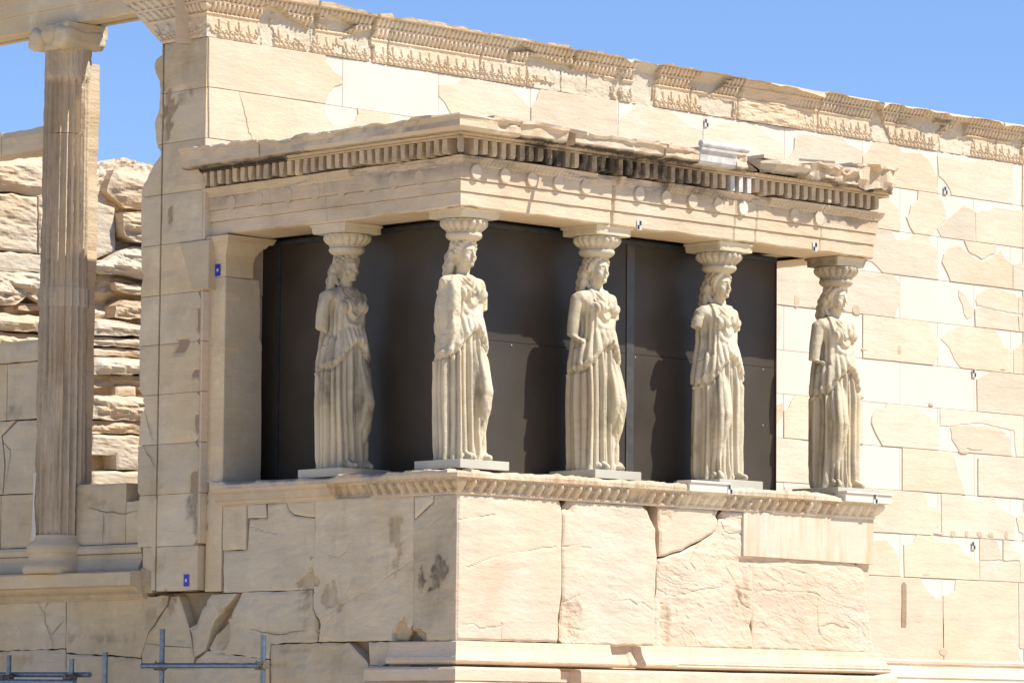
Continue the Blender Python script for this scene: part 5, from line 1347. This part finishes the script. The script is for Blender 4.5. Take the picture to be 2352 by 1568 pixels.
    d1 = d1 + sk * .0055 * leg * dr * (Z < .62) + sk * .003 * leg * np.sin(Z * 20 + X * b * 55)
    # edges of the leg: deep channel on its inner side
    ch = np.exp(-(((X - legx + b * .105) / .022) ** 2)) * (Y < -.02) * sm(.05, .2, Z) * (1 - sm(1.0, 1.15, Z))
    d1 = d1 - sk * .022 * ch
    ov = (1 - sk) * (1 - sm(1.70, 1.80, Z))
    side = sm(.55, 1.0, np.abs(TH))
    f2 = np.abs(np.sin(TH * 9 + .9 * vn(TH * 3, Z * 2, 0, seed + 3) + 1)) ** .8
    d2 = ov * side * .034 * (f2 - .6) * (1 - sm(1.5, 1.7, Z))
    # soft U folds swinging between the breasts, V at the neck
    kk = .3 + 1.35 * sm(1.36, 1.66, Z)
    uu = Z - kk * np.sqrt(X * X + .0006)
    u1 = np.sin(uu * 78 + 1.2 * vn(X * 6, Z * 5, 0, seed + 4))
    d3 = ov * (1 - side) * .014 * u1 * sm(1.34, 1.44, Z) * (1 - .6 * sm(.07, .14, np.abs(X)))
    d4 = ov * (1 - side) * .017 * np.abs(np.sin(X * 62 + 2 * vn(X * 4, Z * 3, 0, seed + 6))) * (1 - sm(1.32, 1.44, Z) * (1 - sm(.09, .15, np.abs(X))) * 1.0) * (1 - sm(1.6, 1.7, Z))
    # gathered rim of the pouch
    gr0 = np.exp(-((np.abs(X) - .188) / .012) ** 2) * (Y < .04) * (Y > -.12) * sm(1.24, 1.30, Z) * (1 - sm(1.60, 1.68, Z))
    rim = np.exp(-((Z - zkk - .035) / .026) ** 2) * (1 - sm(1.5, 1.9, np.abs(TH)))
    d5 = rim * (.012 + .008 * np.sin(TH * 19 + seed))
    under = np.exp(-((Z - zkk + .022) / .018) ** 2) * sk
    d5 = d5 - .016 * under
    hair = sm(1.84, 1.90, Z) * np.maximum(sm(-.055, -.02, Y), sm(2.065, 2.09, Z))
    hair = np.maximum(hair, (Y > .10) * sm(1.5, 1.6, Z))
    d6 = hair * .006 * np.sin(Z * 75 + 2.2 * np.sin(np.arctan2(X, -Y) * 7) + 2 * vn(X * 9, Y * 9, Z * 9, seed))
    hem = np.exp(-((Z - .03) / .035) ** 2) * .008 * np.sin(TH * 17)
    arm = (np.abs(X) > .225) * (Z > 1.2) * (Z < 1.78) * (np.abs(Y - .02) < .075)
    clothes = (1 - arm * .9)
    nf = face = (Z > 1.86) * (Y < -.045) * (Z < 2.06)
    rough_ = .0012 * fbm(X * 22, Y * 22, Z * 22, seed, 3) * (1 - .75 * nf) + .0018 * fbm(X * 7, Y * 7, Z * 6, seed + 1, 3) * (1 - nf)
    if broken:
        bw = sm(.10, .17, -X) * sm(.9, 1.0, Z) * (1 - sm(1.70, 1.78, Z))
        d2 = d2 * (1 - bw); d3 = d3 * (1 - bw); d4 = d4 * (1 - bw)
        rough_ = rough_ + bw * .014 * fbm(X * 9, Y * 9, Z * 8, seed + 8, 4)
    wear = .6 + .4 * sm(-.5, .1, fbm(X * 3, Y * 3, Z * 3, seed + 12, 3))
    d = ((d1 + d3 + d4) * (.55 + .45 * wear) + d2 + d5 + hem - .026 * gr0) * clothes * (1 - sm(1.78, 1.84, Z)) * np.where(sk > .5, horiz, 1) + d6 + rough_
    co = co + no * d[:, None]
    fig.vertices.foreach_set('co', co.ravel()); fig.update()
    # tint: darker under the pouch rim and in the leg channel, stains with their own outline
    st = fbm(X * 2.5, Y * 2.5, Z * 1.6, seed + 20, 4)
    # lichen and soot lodged where rain does not wash
    crust = .30 * sm(.35, .9, fbm(X * 6, Y * 6, Z * 3, seed + 31, 5)) + .22 * sm(.2, .8, fbm(X * 14, Y * 14, Z * 2.0, seed + 33, 4))
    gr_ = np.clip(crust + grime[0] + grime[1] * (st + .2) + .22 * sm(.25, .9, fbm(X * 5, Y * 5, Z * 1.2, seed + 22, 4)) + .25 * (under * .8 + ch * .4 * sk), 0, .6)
    if capgrime > .5: gr_ = np.clip(gr_ + .35 * sm(1.95, 2.15, Z) * (st > -.3), 0, .7)
    fa = fig.color_attributes.get('tint') or fig.color_attributes.new('tint', 'FLOAT_COLOR', 'POINT')
    arr = np.ones((nv, 4), np.float32); arr[:, 0] = 1 + .06 * vn(X * 3, Y * 3, Z * 3, 4); arr[:, 1] = .4 * st; arr[:, 2] = gr_
    fa.data.foreach_set('color', arr.ravel())
    fig.polygons.foreach_set('use_smooth', [True] * len(fig.polygons))
    fig.materials.clear(); fig.materials.append(M_STAT); fig.name = 'figure'
    root = thing('caryatid', label, 'statue', (x, y, z0), 'caryatids carrying the porch roof')
    root.rotation_euler = (0, 0, rot)
    fo = bpy.data.objects.new('figure', fig); COL.objects.link(fo); fo.parent = root
    # plinth
    mb = MB(); h = .32
    mb.box(-h, h, -h + .0, h, -.085, -.001, plinth_tint)
    p_ = mb.build('plinth', M_CEM, root, bevel=.006, loc=(x, y, z0)); p_.location = (0, 0, 0); p_.rotation_euler = (0, 0, -rot)
    # capital
    mb = MB()
    prof = [(2.10, .10), (2.12, .145), (2.135, .166), (2.150, .176), (2.168, .178), (2.182, .170), (2.186, .160), (2.190, .168), (2.196, .172), (2.202, .168)]
    for i in range(11):
        q = i / 10
        prof.append((2.206 + q * .094, .168 + .052 * math.sin(min(1, q * 1.25) * math.pi * .5)))
    prof += [(2.308, .222), (2.316, .20)]
    def mod(t, z):
        q = (z - 2.204) / .098
        e_ = 0
        if 0 < q < 1.02:
            w = np.abs(((t / (2 * np.pi) * 18) % 1) - .5) * 2
            e_ = .028 * np.sqrt(np.clip(1 - (w / .72) ** 2 - ((q - .52) / .55) ** 2, 0, 1)) - .014 * (w > .72)
        if 2.188 < z < 2.200: e_ = .004 * np.cos(t * 60)
        return e_ * (.6 + .5 * vn(t * 2, z * 5, 0, seed)) + .003 * vn(t * 5, z * 20, 0, seed)
    lathe(mb, prof, 0, .0, 176, mod, (1, 0, capgrime))
    e_ = mb.build('echinus', M_STAT, root, loc=(x, y, z0)); e_.location = (0, 0, 0)
    mb = MB(); a = absize / 2
    pts = []
    for z, q in ((2.314, a - .035), (2.318, a - .022), (2.378, a - .014), (2.382, a - .010), (2.386, a - .002), (2.402, a + .002), (2.410, a - .004), (2.413, a - .03)):
        pr = []
        for (c1, c2) in (((-1, -1), (1, -1)), ((1, -1), (1, 1)), ((1, 1), (-1, 1)), ((-1, 1), (-1, -1))):
            for k_ in range(10):
                t = k_ / 10
                px, py = (c1[0] + (c2[0] - c1[0]) * t) * q, (c1[1] + (c2[1] - c1[1]) * t) * q
                nz = .004 * float(vn(px * 14, py * 14, z * 8, seed)) + (-.012 if abs(px) + abs(py) > q * 1.97 and rr.random() < .4 else 0)
                l = math.hypot(px, py); pr.append((px + px / l * nz, py + py / l * nz, z))
        pts.append(pr)
    gt = np.zeros((len(pts), 40, 3)); gt[..., 0] = 1
    for j in range(40): gt[:, j, 2] = max(0, capgrime * .8 + (.35 if broken == 0 and capgrime > .3 and j >= 10 else 0) * 1 - (.25 if j < 10 else 0))
    mb.grid(np.array(pts), gt, False, closed=True)
    mb.add(pts[0], [list(range(40))], (1, 0, capgrime)); mb.add(pts[-1], [list(range(40))])
    ab = mb.build('abacus', M_STAT, root, loc=(x, y, z0)); ab.location = (0, 0, 0); ab.rotation_euler = (0, 0, -rot)
    return root

ZF = 4.112
caryatid('shaded caryatid standing alone on the west side, upper arm broken off', .28, 1.93, ZF - .01, 1, .30, 0, 11, braids=1, grime=(.10, .22), capgrime=.22)
caryatid('caryatid on the near corner of the porch, its left side sheared off and lumpy', .33, .30, ZF + .01, 1, .0, .2, 23, braids=0, broken=1, grime=(.02, .08), capgrime=.18, plinth_tint=(1.08, 0, 0))
caryatid('caryatid with long bare near arm, directly left of the pale glass strip', 2.12, .29, ZF, 1, .40, .15, 37, braids=1, grime=(.02, .10), capgrime=.10)
caryatid('caryatid with two shoulder braids and near leg bent, just left of the screen edge', 3.88, .29, ZF - .01, -1, .12, .12, 41, braids=2, grime=(.04, .12), capgrime=.22, face_worn=.5)
caryatid('caryatid standing in front of the pale block wall, with a dark sooty capital', 5.66, .29, ZF - .01, -1, .36, .1, 53, braids=2, grime=(.02, .10), capgrime=.42, face_worn=.3, absize=.47)


# ------------------------------------------------------------------ survey targets
def target(x, z, yf, label, w=.055, h=.085, flip=0):
    t = thing('survey_target', label, 'survey marker', (x, yf, z), 'black and white survey targets stuck on the marble')
    mb = MB(); mb.box(x - w * .62, x + w * .62, yf - .003, yf, z - h * .56, z + h * .56); mb.build('card', M_GREYW, t)
    mb = MB()
    s_ = -1 if flip else 1
    mb.box(min(x, x - s_ * w / 2), max(x, x - s_ * w / 2), yf - .005, yf - .0035, z, z + h / 2)
    mb.box(min(x, x + s_ * w / 2), max(x, x + s_ * w / 2), yf - .005, yf - .0035, z - h / 2, z)
    mb.build('black_square', M_BLK, t)
FW = YS - .016
target(7.272, 8.456, FW, 'checkered survey target on the wall block just under the carved frieze')
target(11.462, 8.085, FW, 'checkered survey target on the wall high right of the rough roof corner', flip=0)
target(11.991, 5.915, FW, 'checkered survey target on the smooth white wall block at mid height')
target(11.974, 3.834, FW, 'checkered survey target on the wall lowest of all, above the vertical slot')
target(2.413, 6.549, -.008, 'checkered survey target on the beam edge above the second front statue', flip=1)
target(5.001, 6.558, -.008, 'checkered survey target on the beam edge left of the last statue', flip=1)
target(3.60, 3.992, -.138, 'checkered survey target on the white cap stone under the third front statue')
target(5.80, 3.992, -.138, 'checkered survey target on the white cap stone at the right end of the podium')
for (y, z, xx, lab) in ((3.56, 6.165, -.004, 'small blue card with white dot on the flaring pilaster capital'), (3.882, 3.05, XW - .005, 'small blue card with white dot low on the shaded pier')):
    t = thing('survey_target', lab, 'survey marker', (xx, y, z), 'blue survey cards')
    mb = MB(); mb.box(xx - .004, xx, y - .04, y + .04, z - .06, z + .06); mb.build('card', M_BLUE, t)
    mb = MB(); P = [[(xx - .0055, y + r_ * math.cos(a), z + r_ * math.sin(a)) for a in [2 * math.pi * k / 16 for k in range(16)]] for r_ in (.018,)]
    mb.add(P[0], [list(range(16))]); mb.build('white_dot', M_GREYW, t)

# ------------------------------------------------------------------ scaffolding
def pole(parent, p0, p1, name='pole', r=.0265):
    mb = MB(); tube(mb, [p0, p1], r, 14)
    n = len(mb.v)
    return mb.build(name, M_POLE, parent)
def clamp(parent, p, seed=0):
    mb = MB(); q = Vector(p)
    tube(mb, [q + Vector((0, 0, -.035)), q + Vector((0, 0, .035))], .042, 10)
    tube(mb, [q + Vector((-.02, -.07, .0)), q + Vector((-.02, .07, .0))], .040, 10)
    tube(mb, [q + Vector((-.06, .02, -.02)), q + Vector((-.06, .02, .05))], .010, 6)
    tube(mb, [q + Vector((-.07, -.04, .0)), q + Vector((.03, -.04, .0))], .010, 6)
    mb.build('clamp', M_CLAMP, parent)
X1 = -1.0
s1 = thing('scaffolding', 'grey scaffold frame with two uprights and a crossbar below the pilaster', 'scaffold', (X1, 2.3, 0), 'scaffold tubes in front of the west wall')
pole(s1, (X1, 3.125, -.15), (X1, 3.125, 2.536)); pole(s1, (X1, 1.61, -.15), (X1, 1.61, 2.463))
pole(s1, (X1 - .055, 3.36, 2.178), (X1 - .055, 1.58, 2.172), 'crossbar'); clamp(s1, (X1, 3.125, 2.17)); clamp(s1, (X1, 1.61, 2.17))
pole(s1, (X1, 3.125, .7), (X1, 1.61, .7), 'crossbar')
s2 = thing('scaffolding', 'grey scaffold frame with two short uprights and doubled crossbars in the bottom left corner', 'scaffold', (X1, 5, 0), 'scaffold tubes in front of the west wall')
pole(s2, (X1, 5.582, -.15), (X1, 5.582, 2.296)); pole(s2, (X1, 4.547, -.15), (X1, 4.547, 2.257))
pole(s2, (X1 + .055, 6.6, 2.105), (X1 + .055, 4.32, 2.095), 'crossbar'); pole(s2, (X1 - .055, 6.6, 2.035), (X1 - .055, 4.42, 2.02), 'crossbar')
clamp(s2, (X1, 5.582, 2.06)); clamp(s2, (X1, 4.547, 2.06))
s3 = thing('scaffolding', 'single grey scaffold upright standing between the two frames', 'scaffold', (X1, 4.011, 0), 'scaffold tubes in front of the west wall')
pole(s3, (X1, 4.011, -.15), (X1, 4.011, 2.318)); pole(s3, (X1, 4.011, -.12), (X1, 4.011, -.1), 'foot', .07)
